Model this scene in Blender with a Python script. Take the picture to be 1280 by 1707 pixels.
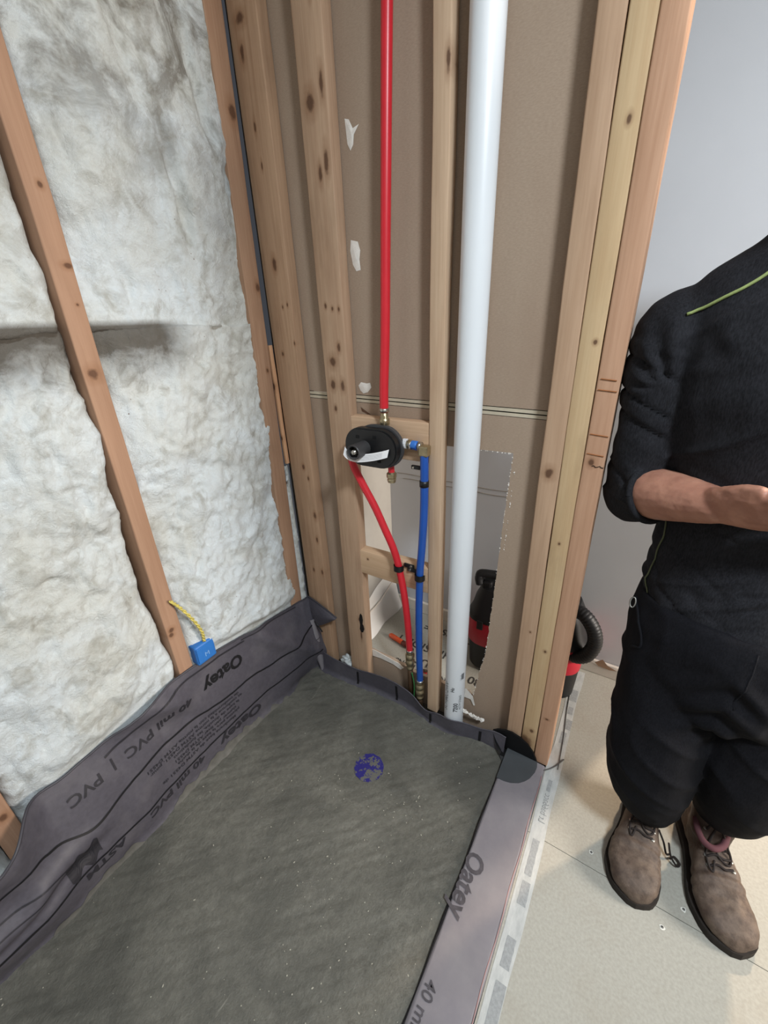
import bpy, bmesh, math, random
import numpy as np
from mathutils import Vector, Matrix
from mathutils.bvhtree import BVHTree
SC = bpy.context.scene
for o in list(bpy.data.objects): bpy.data.objects.remove(o)
random.seed(7)
COL = SC.collection

# ------------------------------------------------------------------ camera
def make_camera():
    yaw, pitch, roll, f = 0.577388840, 0.429037013, 0.0418709396, 691.461
    ca, sa, cb, sb, cc, sc = math.cos(yaw), math.sin(yaw), math.cos(pitch), math.sin(pitch), math.cos(roll), math.sin(roll)
    right = Vector((ca, sa, 0)); fwd = Vector((-sa*cb, ca*cb, -sb)); down = fwd.cross(right)
    r2 = cc*right + sc*down; d2 = -sc*right + cc*down
    M = Matrix(((r2.x, -d2.x, -fwd.x, 0.0), (r2.y, -d2.y, -fwd.y, -1.0), (r2.z, -d2.z, -fwd.z, 1.3236), (0, 0, 0, 1)))
    cd = bpy.data.cameras.new('camera'); co = bpy.data.objects.new('camera', cd); COL.objects.link(co)
    co.matrix_world = M
    cd.sensor_fit = 'HORIZONTAL'; cd.sensor_width = 36.0; cd.lens = f/1280*36.0
    cd.clip_start = 0.02
    SC.camera = co
make_camera()

# ------------------------------------------------------------------ world, lights, exposure
W = bpy.data.worlds.new('world'); SC.world = W; W.use_nodes = True
W.node_tree.nodes['Background'].inputs[0].default_value = (0.8, 0.86, 1.0, 1)
W.node_tree.nodes['Background'].inputs[1].default_value = 0.05

def area(name, loc, target, size, power, color):
    l = bpy.data.lights.new(name, 'AREA'); l.shape = 'DISK'; l.size = size; l.energy = power; l.color = color
    o = bpy.data.objects.new(name, l); COL.objects.link(o); o.location = loc
    o.rotation_euler = (Vector(target)-Vector(loc)).to_track_quat('-Z', 'Y').to_euler()
    return o
area('ceiling_lamp_cool', (0.84, -1.10, 2.46), (0.60, -0.80, 0), 0.32, 46, (0.84, 0.93, 1.0))
area('fill_panel_cool', (0.3, -1.9, 2.52), (0.3, -1.9, 0), 1.4, 7, (0.88, 0.95, 1.0))  # wide soft fill, added to lift the overall level
area('far_room_lamp_warm', (0.88, 2.1, 2.30), (0.88, 2.0, 0), 0.16, 84, (1.0, 0.76, 0.54))
area('side_fill_light', (2.45, 0.20, 1.40), (0.0, 0.46, 0.85), 1.0, 27, (1.0, 0.92, 0.84)).data.spread = math.radians(80)  # added fill from the right to brighten the alcove

SC.view_settings.view_transform = 'Standard'
try: SC.view_settings.look = 'None'
except Exception: pass
SC.view_settings.gamma = 1.0
SC.view_settings.use_curve_mapping = False
SC.view_settings.exposure = 0.23

# ------------------------------------------------------------------ noise helpers (numpy)
def _h(i, j, k, seed):
    n = (i*374761393 + j*668265263 + k*2147483647 + seed*1274126177) & 0xFFFFFFFF
    n = ((n ^ (n >> 13))*1274126177) & 0xFFFFFFFF
    n = (n ^ (n >> 16)) & 0xFFFFFFFF
    return (n & 0xFFFFFF)/float(0xFFFFFF)*2-1
def vnoise(x, y, z=None, seed=0):
    x = np.asarray(x, float); y = np.asarray(y, float); z = np.zeros_like(x) if z is None else np.asarray(z, float)
    xi, yi, zi = np.floor(x).astype(np.int64), np.floor(y).astype(np.int64), np.floor(z).astype(np.int64)
    fx, fy, fz = x-xi, y-yi, z-zi
    ux, uy, uz = (t*t*t*(t*(t*6-15)+10) for t in (fx, fy, fz))
    r = 0
    for a in (0, 1):
        for b in (0, 1):
            for c in (0, 1):
                w = (ux if a else 1-ux)*(uy if b else 1-uy)*(uz if c else 1-uz)
                r = r + w*_h(xi+a, yi+b, zi+c, seed)
    return r
def fbm(x, y, z=None, seed=0, oct=5, gain=.5):
    r = 0; a = 1.0; s = 1.0
    for i in range(oct):
        r = r + a*vnoise(np.asarray(x)*s, np.asarray(y)*s, None if z is None else np.asarray(z)*s, seed+i*17)
        a *= gain; s *= 2.03
    return r
def interp(x, pts):
    xs = [p[0] for p in pts]; ys = [p[1] for p in pts]
    return np.interp(x, xs, ys)
def sstep(a, b, x):
    t = np.clip((np.asarray(x, float)-a)/(b-a), 0, 1); return t*t*(3-2*t)
def smooth_interp(x, pts, k=0.02):
    return (interp(x-k, pts)+2*interp(x, pts)+interp(x+k, pts))/4

# ------------------------------------------------------------------ materials
def lin(c):
    c = c/255.0
    return c/12.92 if c <= .04045 else ((c+.055)/1.055)**2.4
def rgb(r, g, b): return (lin(r), lin(g), lin(b), 1.0)
class NT:
    def __init__(s, name):
        s.m = bpy.data.materials.new(name); s.m.use_nodes = True; s.t = s.m.node_tree; s.t.nodes.clear()
        s.out = s.n('ShaderNodeOutputMaterial'); s.b = s.n('ShaderNodeBsdfPrincipled')
        s.l(s.b.outputs[0], s.out.inputs[0])
    def n(s, ty, **kw):
        x = s.t.nodes.new(ty)
        for k, v in kw.items(): setattr(x, k, v)
        return x
    def l(s, a, b): s.t.links.new(a, b)
    def put(s, sock, v):
        if hasattr(v, 'node') or isinstance(v, bpy.types.NodeSocket): s.l(v, sock)
        else: sock.default_value = v
    def coord(s, scale=(1, 1, 1), rot=(0, 0, 0), which='Object', loc=(0, 0, 0)):
        tc = s.n('ShaderNodeTexCoord'); mp = s.n('ShaderNodeMapping')
        s.l(tc.outputs[which], mp.inputs[0]); mp.inputs['Scale'].default_value = scale
        mp.inputs['Rotation'].default_value = rot; mp.inputs['Location'].default_value = loc
        return mp.outputs[0]
    def rnd_coord(s, scale=(1, 1, 1), rot=(0, 0, 0)):
        c = s.coord((1, 1, 1)); oi = s.n('ShaderNodeObjectInfo')
        mu = s.n('ShaderNodeMath', operation='MULTIPLY'); s.l(oi.outputs['Random'], mu.inputs[0]); mu.inputs[1].default_value = 37.0
        ad = s.n('ShaderNodeVectorMath', operation='ADD'); s.l(c, ad.inputs[0]); s.l(mu.outputs[0], ad.inputs[1])
        mp = s.n('ShaderNodeMapping'); s.l(ad.outputs[0], mp.inputs[0]); mp.inputs['Scale'].default_value = scale
        mp.inputs['Rotation'].default_value = rot
        return mp.outputs[0]
    def noise(s, vec, scale, detail=4, rough=.55, dist=0):
        x = s.n('ShaderNodeTexNoise'); s.l(vec, x.inputs['Vector'])
        x.inputs['Scale'].default_value = scale; x.inputs['Detail'].default_value = detail
        x.inputs['Roughness'].default_value = rough; x.inputs['Distortion'].default_value = dist
        return x.outputs[0]
    def vor(s, vec, scale, feature='F1'):
        x = s.n('ShaderNodeTexVoronoi', feature=feature); s.l(vec, x.inputs['Vector']); x.inputs['Scale'].default_value = scale
        return x.outputs[0]
    def rng(s, v, a, b, c=0., d=1.):
        x = s.n('ShaderNodeMapRange'); s.put(x.inputs[0], v)
        for i, q in enumerate((a, b, c, d)): x.inputs[i+1].default_value = q
        return x.outputs[0]
    def math(s, op, a, b=0.0):
        x = s.n('ShaderNodeMath', operation=op); s.put(x.inputs[0], a); s.put(x.inputs[1], b); return x.outputs[0]
    def mix(s, f, a, b, blend='MIX'):
        x = s.n('ShaderNodeMix', data_type='RGBA', blend_type=blend)
        s.put(x.inputs[0], f); s.put(x.inputs[6], a); s.put(x.inputs[7], b); return x.outputs[2]
    def bump(s, h, strength=.3, dist=.01):
        x = s.n('ShaderNodeBump'); x.inputs['Strength'].default_value = strength; x.inputs['Distance'].default_value = dist
        s.l(h, x.inputs['Height']); s.l(x.outputs[0], s.b.inputs['Normal'])
    def fin(s, col, rough=.6, spec=.4, metal=0.):
        s.put(s.b.inputs['Base Color'], col); s.put(s.b.inputs['Roughness'], rough)
        s.b.inputs['Specular IOR Level'].default_value = spec; s.b.inputs['Metallic'].default_value = metal
        return s.m
MATS = {}
def plain(name, col, rough=.6, spec=.4, metal=0., var=.06, scale=18, bump=0.0, bscale=120):
    if name in MATS: return MATS[name]
    t = NT(name); v = t.coord()
    n = t.noise(v, scale, 4)
    dk = tuple(c*(1-var*2) for c in col[:3])+(1,); lt = tuple(min(1, c*(1+var)) for c in col[:3])+(1,)
    c = t.mix(t.rng(n, .3, .7), dk, lt)
    if bump: t.bump(t.noise(v, bscale, 3), bump, .002)
    MATS[name] = t.fin(c, rough, spec, metal); return MATS[name]
def wood(name, base, dark, knots=(), grain=.5, dirt=.25):
    t = NT(name); v = t.rnd_coord((1, 1, .03)); v2 = t.rnd_coord((1, 1, .12)); v3 = t.rnd_coord((5, 5, .5))
    fine = t.noise(v, 160, 4, .6); mid = t.noise(v2, 22, 4, .6, .4)
    ring = t.math('SINE', t.math('MULTIPLY', t.noise(v3, 1.0, 3, .5), 70.0))
    col = t.mix(t.math('MULTIPLY', t.rng(fine, .35, .7), grain), base, dark)
    col = t.mix(t.math('MULTIPLY', t.rng(ring, .3, 1.), .22), col, dark)
    lt = tuple(min(1, c*1.12) for c in base[:3])+(1,)
    col = t.mix(t.math('MULTIPLY', t.rng(mid, .5, .75), .5), col, lt)
    dm = t.rng(t.noise(t.rnd_coord((1, 1, .35)), 9, 5, .65), .55, .78)
    col = t.mix(t.math('MULTIPLY', dm, dirt), col, rgb(92, 70, 52))
    if knots:
        oc = t.coord(); wob = t.noise(oc, 60, 2); wob = t.math('MULTIPLY', t.math('SUBTRACT', wob, .5), .9)
        core = None; halo = None
        for kx, kz, rx, rz in knots:
            a = t.n('ShaderNodeVectorMath', operation='SUBTRACT'); t.l(oc, a.inputs[0]); a.inputs[1].default_value = (kx, 0, kz)
            b = t.n('ShaderNodeVectorMath', operation='MULTIPLY'); t.l(a.outputs[0], b.inputs[0]); b.inputs[1].default_value = (1/rx, 0, 1/rz)
            d = t.n('ShaderNodeVectorMath', operation='LENGTH'); t.l(b.outputs[0], d.inputs[0])
            dd = t.math('ADD', d.outputs['Value'], wob)
            c = t.rng(dd, .55, 1.05, 1, 0); h = t.rng(dd, .9, 2.2, 1, 0)
            core = c if core is None else t.math('MAXIMUM', core, c)
            halo = h if halo is None else t.math('MAXIMUM', halo, h)
        col = t.mix(t.math('MULTIPLY', halo, .45), col, rgb(128, 88, 58))
        col = t.mix(t.math('MULTIPLY', core, .82), col, rgb(80, 53, 38))
    t.bump(fine, .25, .0015)
    return t.fin(col, .72, .25)

# ------------------------------------------------------------------ mesh helpers
def tag(o, label=None, cat=None, group=None, kind=None):
    if label: o['label'] = label
    if cat: o['category'] = cat
    if group: o['group'] = group
    if kind: o['kind'] = kind
    return o
def empty(name, loc, label=None, cat=None, group=None, kind=None):
    o = bpy.data.objects.new(name, None); COL.objects.link(o); o.location = loc; o.empty_display_size = .05
    return tag(o, label, cat, group, kind)
def wpos(o):
    p = Vector((0, 0, 0))
    while o is not None: p += o.location; o = o.parent
    return p
def mobj(name, verts, faces, mat, parent=None, smooth=False, loc=None, world=True):
    """mesh from world coordinates; origin at loc (default: base centre); parented without offset"""
    V = np.asarray(verts, float).reshape(-1, 3)
    if loc is None:
        loc = ((V[:, 0].min()+V[:, 0].max())/2, (V[:, 1].min()+V[:, 1].max())/2, V[:, 2].min())
    me = bpy.data.meshes.new(name); me.from_pydata((V-np.asarray(loc)).tolist(), [], [tuple(map(int, f)) for f in faces]); me.update()
    if smooth: me.polygons.foreach_set('use_smooth', [True]*len(me.polygons))
    o = bpy.data.objects.new(name, me); COL.objects.link(o)
    if mat: me.materials.append(mat)
    if parent is not None:
        o.parent = parent; o.location = Vector(loc)-wpos(parent)
    else: o.location = loc
    return o
class MB:
    def __init__(s): s.v = []; s.f = []
    def add(s, v, f):
        n = len(s.v); s.v += [tuple(p) for p in v]; s.f += [tuple(i+n for i in q) for q in f]; return s
    def box(s, x0, x1, y0, y1, z0, z1, bev=0.0, M=None):
        bm = bmesh.new(); bmesh.ops.create_cube(bm, size=1.0)
        for w in bm.verts: w.co = Vector((x0+(x1-x0)*(w.co.x+.5), y0+(y1-y0)*(w.co.y+.5), z0+(z1-z0)*(w.co.z+.5)))
        if bev: bmesh.ops.bevel(bm, geom=list(bm.edges), offset=bev, segments=2, affect='EDGES', profile=.5)
        return s.bm(bm, M)
    def bm(s, bm, M=None):
        bm.verts.ensure_lookup_table(); bm.verts.index_update()
        s.add([(M @ w.co if M else w.co)[:] for w in bm.verts], [[w.index for w in f.verts] for f in bm.faces]); bm.free(); return s
    def lathe(s, prof, c=(0, 0, 0), axis=(0, 0, 1), n=24, caps=True):
        q = Vector((0, 0, 1)).rotation_difference(Vector(axis).normalized()).to_matrix(); c = Vector(c)
        v = []; f = []
        for r, z in prof:
            for i in range(n):
                a = 2*math.pi*i/n; v.append(tuple(c+q @ Vector((r*math.cos(a), r*math.sin(a), z))))
        for k in range(len(prof)-1):
            for i in range(n):
                j = (i+1) % n; f.append((k*n+i, k*n+j, (k+1)*n+j, (k+1)*n+i))
        if caps: f.append(tuple(reversed(range(n)))); f.append(tuple((len(prof)-1)*n+i for i in range(n)))
        return s.add(v, f)
    def tube(s, pts, r, n=12, caps=True, flat=1.0, up=None):
        P = [Vector(p) for p in pts]; R = r if isinstance(r, (list, tuple)) else [r]*len(P)
        v = []; f = []; prev = None
        for k, p in enumerate(P):
            t = (P[min(k+1, len(P)-1)]-P[max(k-1, 0)]).normalized()
            if prev is None:
                u = Vector(up) if up else (Vector((0, 0, 1)) if abs(t.z) < .9 else Vector((1, 0, 0)))
            else: u = prev
            u = (u-t*u.dot(t)).normalized(); w = t.cross(u); prev = u
            for i in range(n):
                a = 2*math.pi*i/n; v.append(tuple(p+u*(R[k]*math.cos(a)*flat)+w*(R[k]*math.sin(a))))
        for k in range(len(P)-1):
            for i in range(n):
                j = (i+1) % n; f.append((k*n+i, k*n+j, (k+1)*n+j, (k+1)*n+i))
        if caps: f.append(tuple(reversed(range(n)))); f.append(tuple((len(P)-1)*n+i for i in range(n)))
        return s.add(v, f)
    def grid(s, X, Y, Z, flip=False):
        a, b = X.shape; v = np.stack([X, Y, Z], -1).reshape(-1, 3).tolist(); f = []
        for i in range(a-1):
            for j in range(b-1):
                q = (i*b+j, (i+1)*b+j, (i+1)*b+j+1, i*b+j+1); f.append(tuple(reversed(q)) if flip else q)
        return s.add(v, f)
    def prism(s, poly, fn0, fn1):
        n = len(poly); v = [fn0(*p) for p in poly]+[fn1(*p) for p in poly]
        f = [tuple(range(n)), tuple(reversed(range(n, 2*n)))]+[(i, (i+1) % n, n+(i+1) % n, n+i) for i in range(n)]
        return s.add(v, f)
    def obj(s, name, mat, parent=None, smooth=False, loc=None):
        return mobj(name, s.v, s.f, mat, parent, smooth, loc)
def fixn(o):
    bm = bmesh.new(); bm.from_mesh(o.data); bmesh.ops.recalc_face_normals(bm, faces=list(bm.faces)); bm.to_mesh(o.data); bm.free(); return o
def autosmooth(o, ang=35):
    bm = bmesh.new(); bm.from_mesh(o.data)
    for f in bm.faces: f.smooth = True
    for e in bm.edges: e.smooth = (len(e.link_faces) == 2 and e.calc_face_angle(0) < math.radians(ang))
    bm.to_mesh(o.data); bm.free(); return o
def spline(pts, n=8):
    P = [Vector(p) for p in pts]; P = [2*P[0]-P[1]]+P+[2*P[-1]-P[-2]]; out = []
    for i in range(1, len(P)-2):
        for k in range(n):
            t = k/n; a, b, c, d = P[i-1:i+3]
            out.append(.5*((2*b)+(c-a)*t+(2*a-5*b+4*c-d)*t*t+(3*b-a-3*c+d)*t**3))
    out.append(P[-2]); return out
def lumber(name, w, d, L, mat, loc, rot=(0, 0, 0), wob=.0015, seed=0, seg=28, r=.003):
    """squared timber with eased edges; local x width, y depth, z length, origin at the foot"""
    sec = []
    for cx, cy, a0 in ((w-r, r, -90), (w-r, d-r, 0), (r, d-r, 90), (r, r, 180)):
        for k in range(3):
            a = math.radians(a0+45*k); sec.append((cx+r*math.cos(a), cy+r*math.sin(a)))
    n = len(sec); v = []; f = []
    for i in range(seg+1):
        z = L*i/seg
        dx = float(fbm(np.array([z*1.7]), np.array([seed*3.1]), seed=seed, oct=3)[0])*wob
        dy = float(fbm(np.array([z*1.7]), np.array([seed*3.1+9]), seed=seed, oct=3)[0])*wob*.6
        for k, (x, y) in enumerate(sec):
            e = float(vnoise(np.array([z*14.]), np.array([k//3*5.+seed]), seed=seed)[0])*.0008
            v.append((x+dx+e, y+dy, z))
    for i in range(seg):
        for k in range(n):
            j = (k+1) % n; f.append((i*n+k, i*n+j, (i+1)*n+j, (i+1)*n+k))
    f.append(tuple(reversed(range(n)))); f.append(tuple(seg*n+k for k in range(n)))
    o = mobj(name, v, f, mat, loc=(0, 0, 0)); o.location = loc; o.rotation_euler = rot
    return autosmooth(o, 50)
def glyphs(text, size, maxedge=None, font_scale_x=1.0, bold=0.0, shear=0.0):
    """triangulated 2D letters -> (verts2d, faces)"""
    cu = bpy.data.curves.new('t', 'FONT'); cu.body = text; cu.size = size; cu.offset = bold; cu.shear = shear; cu.resolution_u = 3
    cu.space_line = 1.0
    o = bpy.data.objects.new('t', cu); COL.objects.link(o)
    dg = bpy.context.evaluated_depsgraph_get(); me = o.evaluated_get(dg).to_mesh()
    bm = bmesh.new(); bm.from_mesh(me); o.evaluated_get(dg).to_mesh_clear()
    bmesh.ops.triangulate(bm, faces=list(bm.faces))
    if maxedge:
        for _ in range(4):
            le = [e for e in bm.edges if e.calc_length() > maxedge]
            if not le: break
            bmesh.ops.subdivide_edges(bm, edges=le, cuts=1); bmesh.ops.triangulate(bm, faces=[q for q in bm.faces if len(q.verts) > 3])
    bm.verts.index_update()
    V = [(q.co.x*font_scale_x, q.co.y) for q in bm.verts]; F = [[q.index for q in f.verts] for f in bm.faces]
    bm.free(); bpy.data.objects.remove(o); bpy.data.curves.remove(cu)
    return V, F
def text_on(name, text, size, fn, mat, parent, **kw):
    V, F = glyphs(text, size, **kw)
    if not V: return None
    return mobj(name, [fn(x, y) for x, y in V], F, mat, parent)
def voxel(mb, size, smooth=3, name='tmp'):
    """union of closed shells as one continuous surface -> (verts ndarray, faces)"""
    me = bpy.data.meshes.new(name); me.from_pydata(mb.v, [], mb.f); me.update()
    o = bpy.data.objects.new(name, me); COL.objects.link(o)
    bm = bmesh.new(); bm.from_mesh(me); bmesh.ops.recalc_face_normals(bm, faces=list(bm.faces)); bm.to_mesh(me); bm.free()
    m = o.modifiers.new('r', 'REMESH'); m.mode = 'VOXEL'; m.voxel_size = size; m.adaptivity = 0
    if smooth:
        s = o.modifiers.new('s', 'SMOOTH'); s.iterations = smooth; s.factor = .5
    dg = bpy.context.evaluated_depsgraph_get(); ev = o.evaluated_get(dg); m2 = ev.to_mesh()
    V = np.empty(len(m2.vertices)*3); m2.vertices.foreach_get('co', V); V = V.reshape(-1, 3)
    N = np.empty(len(m2.vertices)*3); m2.vertices.foreach_get('normal', N); N = N.reshape(-1, 3)
    F = [tuple(p.vertices) for p in m2.polygons]; ev.to_mesh_clear()
    bpy.data.objects.remove(o); bpy.data.meshes.remove(me)
    return V, N, F

# ================================================================== SETTING
def structure(o): o['kind'] = 'structure'; return o
M_board = (lambda: (lambda t: (lambda v: (t.bump(t.noise(v, 240, 3), .12, .001), t.fin(
    t.mix(t.math('MULTIPLY', t.rng(t.noise(v, 7, 5, .65), .52, .75), .35), t.mix(t.rng(t.noise(v, 160, 3), .3, .7), rgb(160, 157, 147), rgb(173, 170, 160)), rgb(148, 137, 121)),
    .75, .3))[1])(t.coord()))(NT('cement_board')))()
M_paint = plain('wall_paint', rgb(192, 195, 200), .55, .35, var=.015, scale=6, bump=.05, bscale=200)
M_paint2 = plain('wall_paint_plain', rgb(165, 163, 160), .7, .2, var=.02)
M_ceil = plain('ceiling_paint', rgb(205, 205, 202), .8, .1, var=.01)
M_kraft = (lambda: (lambda t: (lambda v: (t.bump(t.noise(v, 300, 3), .1, .001), t.fin(
    t.mix(t.math('MULTIPLY', t.rng(t.noise(t.coord((1, 1, .4)), 5, 5, .6), .45, .75), .4), t.mix(t.rng(t.noise(t.coord((1, 1, 3)), 150, 3), .3, .7), rgb(158, 138, 120), rgb(170, 150, 131)), rgb(146, 122, 104)),
    .85, .15))[1])(t.coord()))(NT('drywall_back_paper')))()
M_gyp = plain('gypsum', rgb(232, 226, 218), .9, .1, var=.05, scale=60, bump=.4, bscale=300)
M_seam = plain('drywall_edge_tape', rgb(196, 184, 162), .8, .2, var=.05, scale=30)
M_dark = plain('dark_gap', rgb(40, 36, 33), .9, .1)
M_black = plain('print_black', rgb(26, 25, 27), .6, .3, var=.05)

# floor: slab plus cement boards with open joints
floor = structure(MB().box(-1.10, 2.6, -2.8, 3.2, -.09, -.04).obj('floor', plain('slab', rgb(96, 92, 86), .8)))
def board(poly, z0=-.038, z1=0.0):
    o = MB().prism(poly, lambda x, y: (x, y, z0), lambda x, y: (x, y, z1)).obj('cement_board', M_board, floor); return fixn(o)
g = .0016
bd1 = board([(-.0648, -2.8), (1.25, -2.8), (1.25, -.252), (-.0648, -.226)])
bd2 = board([(-.0648, -.226+g), (1.25, -.252+g), (1.25, 1.02), (-.058, 1.02), (-.058, .06), (-.0648, -.004)])
bd3 = board([(-.955, .055), (-.058-g, .055), (-.058-g, 1.02), (-.955, 1.02)])
bd4 = board([(1.25+g, -2.8), (2.6, -2.8), (2.6, .3), (1.25+g, .3)])
bd5 = board([(-.955, 1.02+g), (1.25, 1.02+g), (1.25, 3.2), (-.955, 3.2)])
bd6 = board([(1.25+g, .3+g), (2.6, .3+g), (2.6, 3.2), (1.25+g, 3.2)])
M_tape = (lambda: (lambda t: (lambda v: t.fin(t.mix(t.rng(t.noise(v, 30, 5, .7), .4, .68), rgb(192, 193, 190), rgb(164, 166, 165)), .8, .2))(t.coord((1, .3, 1))))(NT('mesh_tape')))()
M_tapegrey = plain('tape_mesh_bare', rgb(156, 158, 158), .85, .2, var=.10, scale=140)
# long joint tape along the curb, with bare grey mesh showing where the thinset was wiped away
yy = np.linspace(-2.0, .47, 90)
xl = -.0605+.0025*vnoise(yy*9, yy*0, seed=3); xr = -.020+.004*vnoise(yy*7, yy*0+4, seed=4)
mb = MB(); mb.grid(np.stack([xl, xr]), np.stack([yy, yy]), np.full((2, 90), .0006)); mb.obj('joint_tape', M_tape, floor)
for (a, b, c, d) in ((-.047, -.036, -.085, -.045), (-.047, -.030, -.33, -.235), (-.046, -.026, -.40, -.345), (-.047, -.027, -.53, -.47), (-.047, -.024, -.70, -.555), (-.046, -.022, -.95, -.72),
                     (-.046, -.030, .10, .15), (-.040, -.022, .165, .21), (-.044, -.028, .235, .27), (-.048, -.026, .30, .36)):
    n = 9; ys = np.linspace(c, d, n); e = .0007
    x0 = a+e*vnoise(ys*160, ys*0, seed=11); x1 = b+e*vnoise(ys*160, ys*0+3, seed=12)
    MB().grid(np.stack([x0, x1]), np.stack([ys, ys]), np.full((2, n), .0011)).obj('bare_mesh', M_tapegrey, floor)
text_on('pencil_writing', 'Lt ba66acc', .034, lambda x, y: (-.047+y*.8, -.185+x*.62, .0016), plain('pencil', rgb(120, 122, 124), .8), floor, bold=-.0006)
mb = MB().tube(spline([(-.072, -.03, .002), (-.045, .0, .002), (-.02, .045, .002)], 5), .002, 6); mb.obj('marker_stroke', plain('marker', rgb(88, 86, 84), .8), floor)
mb = MB().tube(spline([(-.030, .0, .002), (-.036, .12, .002), (-.048, .25, .002), (-.054, .38, .002)], 5), .0013, 6); mb.obj('pencil_line', plain('marker', rgb(88, 86, 84), .8), floor)
# set screws with their chipped white rims
M_chip = plain('board_chip', rgb(222, 220, 212), .85, .2)
M_screw = plain('screw_head', rgb(120, 118, 114), .4, .5, .6)
def screw(x, y, b, rr=.0055):
    v = [(x, y, .0007)]; k = 11
    for i in range(k):
        a = 2*math.pi*i/k; q = rr*(.8+.5*random.random()); v.append((x+q*math.cos(a), y+q*math.sin(a), .0005))
    mobj('screw_chip', v, [(0, 1+i, 1+(i+1) % k) for i in range(k)], M_chip, b)
    MB().lathe([(.003, 0), (.003, .0012), (.0015, .0016), (.0015, .0008)], (x, y, .0004), n=10).obj('screw', M_screw, b)
for (x, y, b) in ((.094, -.190, bd2), (.301, -.205, bd2), (.258, -.269, bd1), (.62, -.30, bd1), (.66, -.19, bd2)): screw(x, y, b)

# printing on the cement boards behind the partition (seen upside down from the shower)
M_print = plain('board_print', rgb(62, 58, 55), .8)
def floor_print(txt, x, y, size, ang):
    c, s = math.cos(ang), math.sin(ang)
    text_on('board_print', txt, size, lambda a, b: (x+a*c-b*s, y+a*s+b*c, .0012), M_print, bd3, bold=.0006)
floor_print('DIRECTIONS OF', -.31, .43, .055, math.pi)
floor_print('THIS SIDE 1', -.475, .30, .062, math.pi)
floor_print('US', -.585, .215, .055, math.pi)
floor_print('80', -.36, .225, .055, math.pi)
floor_print('INSTRUCTIONS', -.48, .165, .035, math.pi)

# ceiling and far sides of the room
structure(MB().box(-1.3, 2.7, -2.9, 3.3, 2.56, 2.62).obj('ceiling', M_ceil))
structure(MB().box(2.6, 2.7, -2.9, 3.3, -.09, 2.56).obj('wall_right', M_paint2))
structure(MB().box(-1.3, 2.6, -2.9, -2.8, -.09, 2.56).obj('wall_front', M_paint2))
structure(MB().box(-1.3, 2.6, 3.2, 3.3, -.09, 2.56).obj('wall_rear', M_paint2))
structure(MB().box(-1.30, -1.165, -2.8, .06, -.04, 2.56).obj('wall_left', plain('sheathing', rgb(120, 110, 100), .9)))
structure(MB().box(-1.1, -.94, .055, 3.2, -.04, 2.56).obj('wall_alcove', plain('alcove_paint', rgb(162, 157, 149), .6, .3, var=.02)))
# far wall behind the partition, ending at a doorway on the right
wb = structure(MB().box(-.94, .235, .505, .62, .0, 2.56).obj('wall_back', M_paint))
M_crease = plain('paper_crease', rgb(150, 144, 136), .8)
for z, x0, x1 in ((.712, -.90, -.30), (.690, -.87, -.30)):
    MB().tube([(x0+(x1-x0)*i/12, .5043, z+.006*math.sin(i*1.3)*.4-(i/12)*.004) for i in range(13)], .0016, 6).obj('tape_ridge', M_crease, wb)
bb = MB().box(-.935, .235, .488, .503, .0, .062, .003).obj('baseboard_back', plain('baseboard_paint', rgb(214, 208, 198), .5, var=.04)); structure(bb)
v = [(.005, .486, .058), (.03, .484, .085), (.05, .485, .062), (.085, .484, .05), (.06, .484, .044), (.02, .485, .046)]
mobj('torn_paper', v, [(0, 1, 2), (0, 2, 4, 5), (2, 3, 4)], plain('torn_kraft', rgb(160, 132, 108), .9), bb)
v = [(-.02, .4865, .055), (.0, .4862, .064), (.03, .486, .056), (.07, .486, .064), (.12, .4862, .054), (.07, .486, .049), (.01, .486, .050)]
mobj('torn_edge', v, [(0, 1, 2, 6), (2, 3, 4, 5), (2, 5, 6)], M_gyp, bb)
# left alcove: chunky white joint-compound wedge at the wall foot
mb = MB(); k = 20; t = np.linspace(0, 1, k)
yb = .17+.32*t; w1 = .030+.006*np.sin(t*9); h1 = .075+.10*t+.004*np.sin(t*14)
mb.grid(np.stack([np.full(k, -.9385), -.925+0*t, -.915+w1*.3, -.915+w1]), np.stack([yb]*4), np.stack([h1+.05, h1, h1*.4, 0*t+.001]), flip=True)
fixn(structure(mb.obj('trim_1', plain('trim_white', rgb(232, 230, 226), .7, .2, var=.02), smooth=True)))
MB().tube(spline([(-.928, .19, .095), (-.914, .32, .115), (-.918, .47, .155)], 6), .004, 6).obj('plaster_ridge', M_gyp, bpy.data.objects['trim_1'])

# the partition's drywall seen from its raw back: two sheets, the lower one with a torn opening
wm = empty('wall_middle', (-.5, .04, 0)); wm['kind'] = 'structure'
Y0, Y1 = .0405, .0530
def sheet(poly): return fixn(MB().prism(poly, lambda x, z: (x, Y0, z), lambda x, z: (x, Y1, z)).obj('drywall_sheet', M_kraft, wm))
zs = lambda x: 1.1205-(x+.944)*.018
sheet([(-1.06, zs(-1.06)+.0115), (-.065, zs(-.065)+.0115), (-.065, 2.56), (-1.06, 2.56)])
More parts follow.
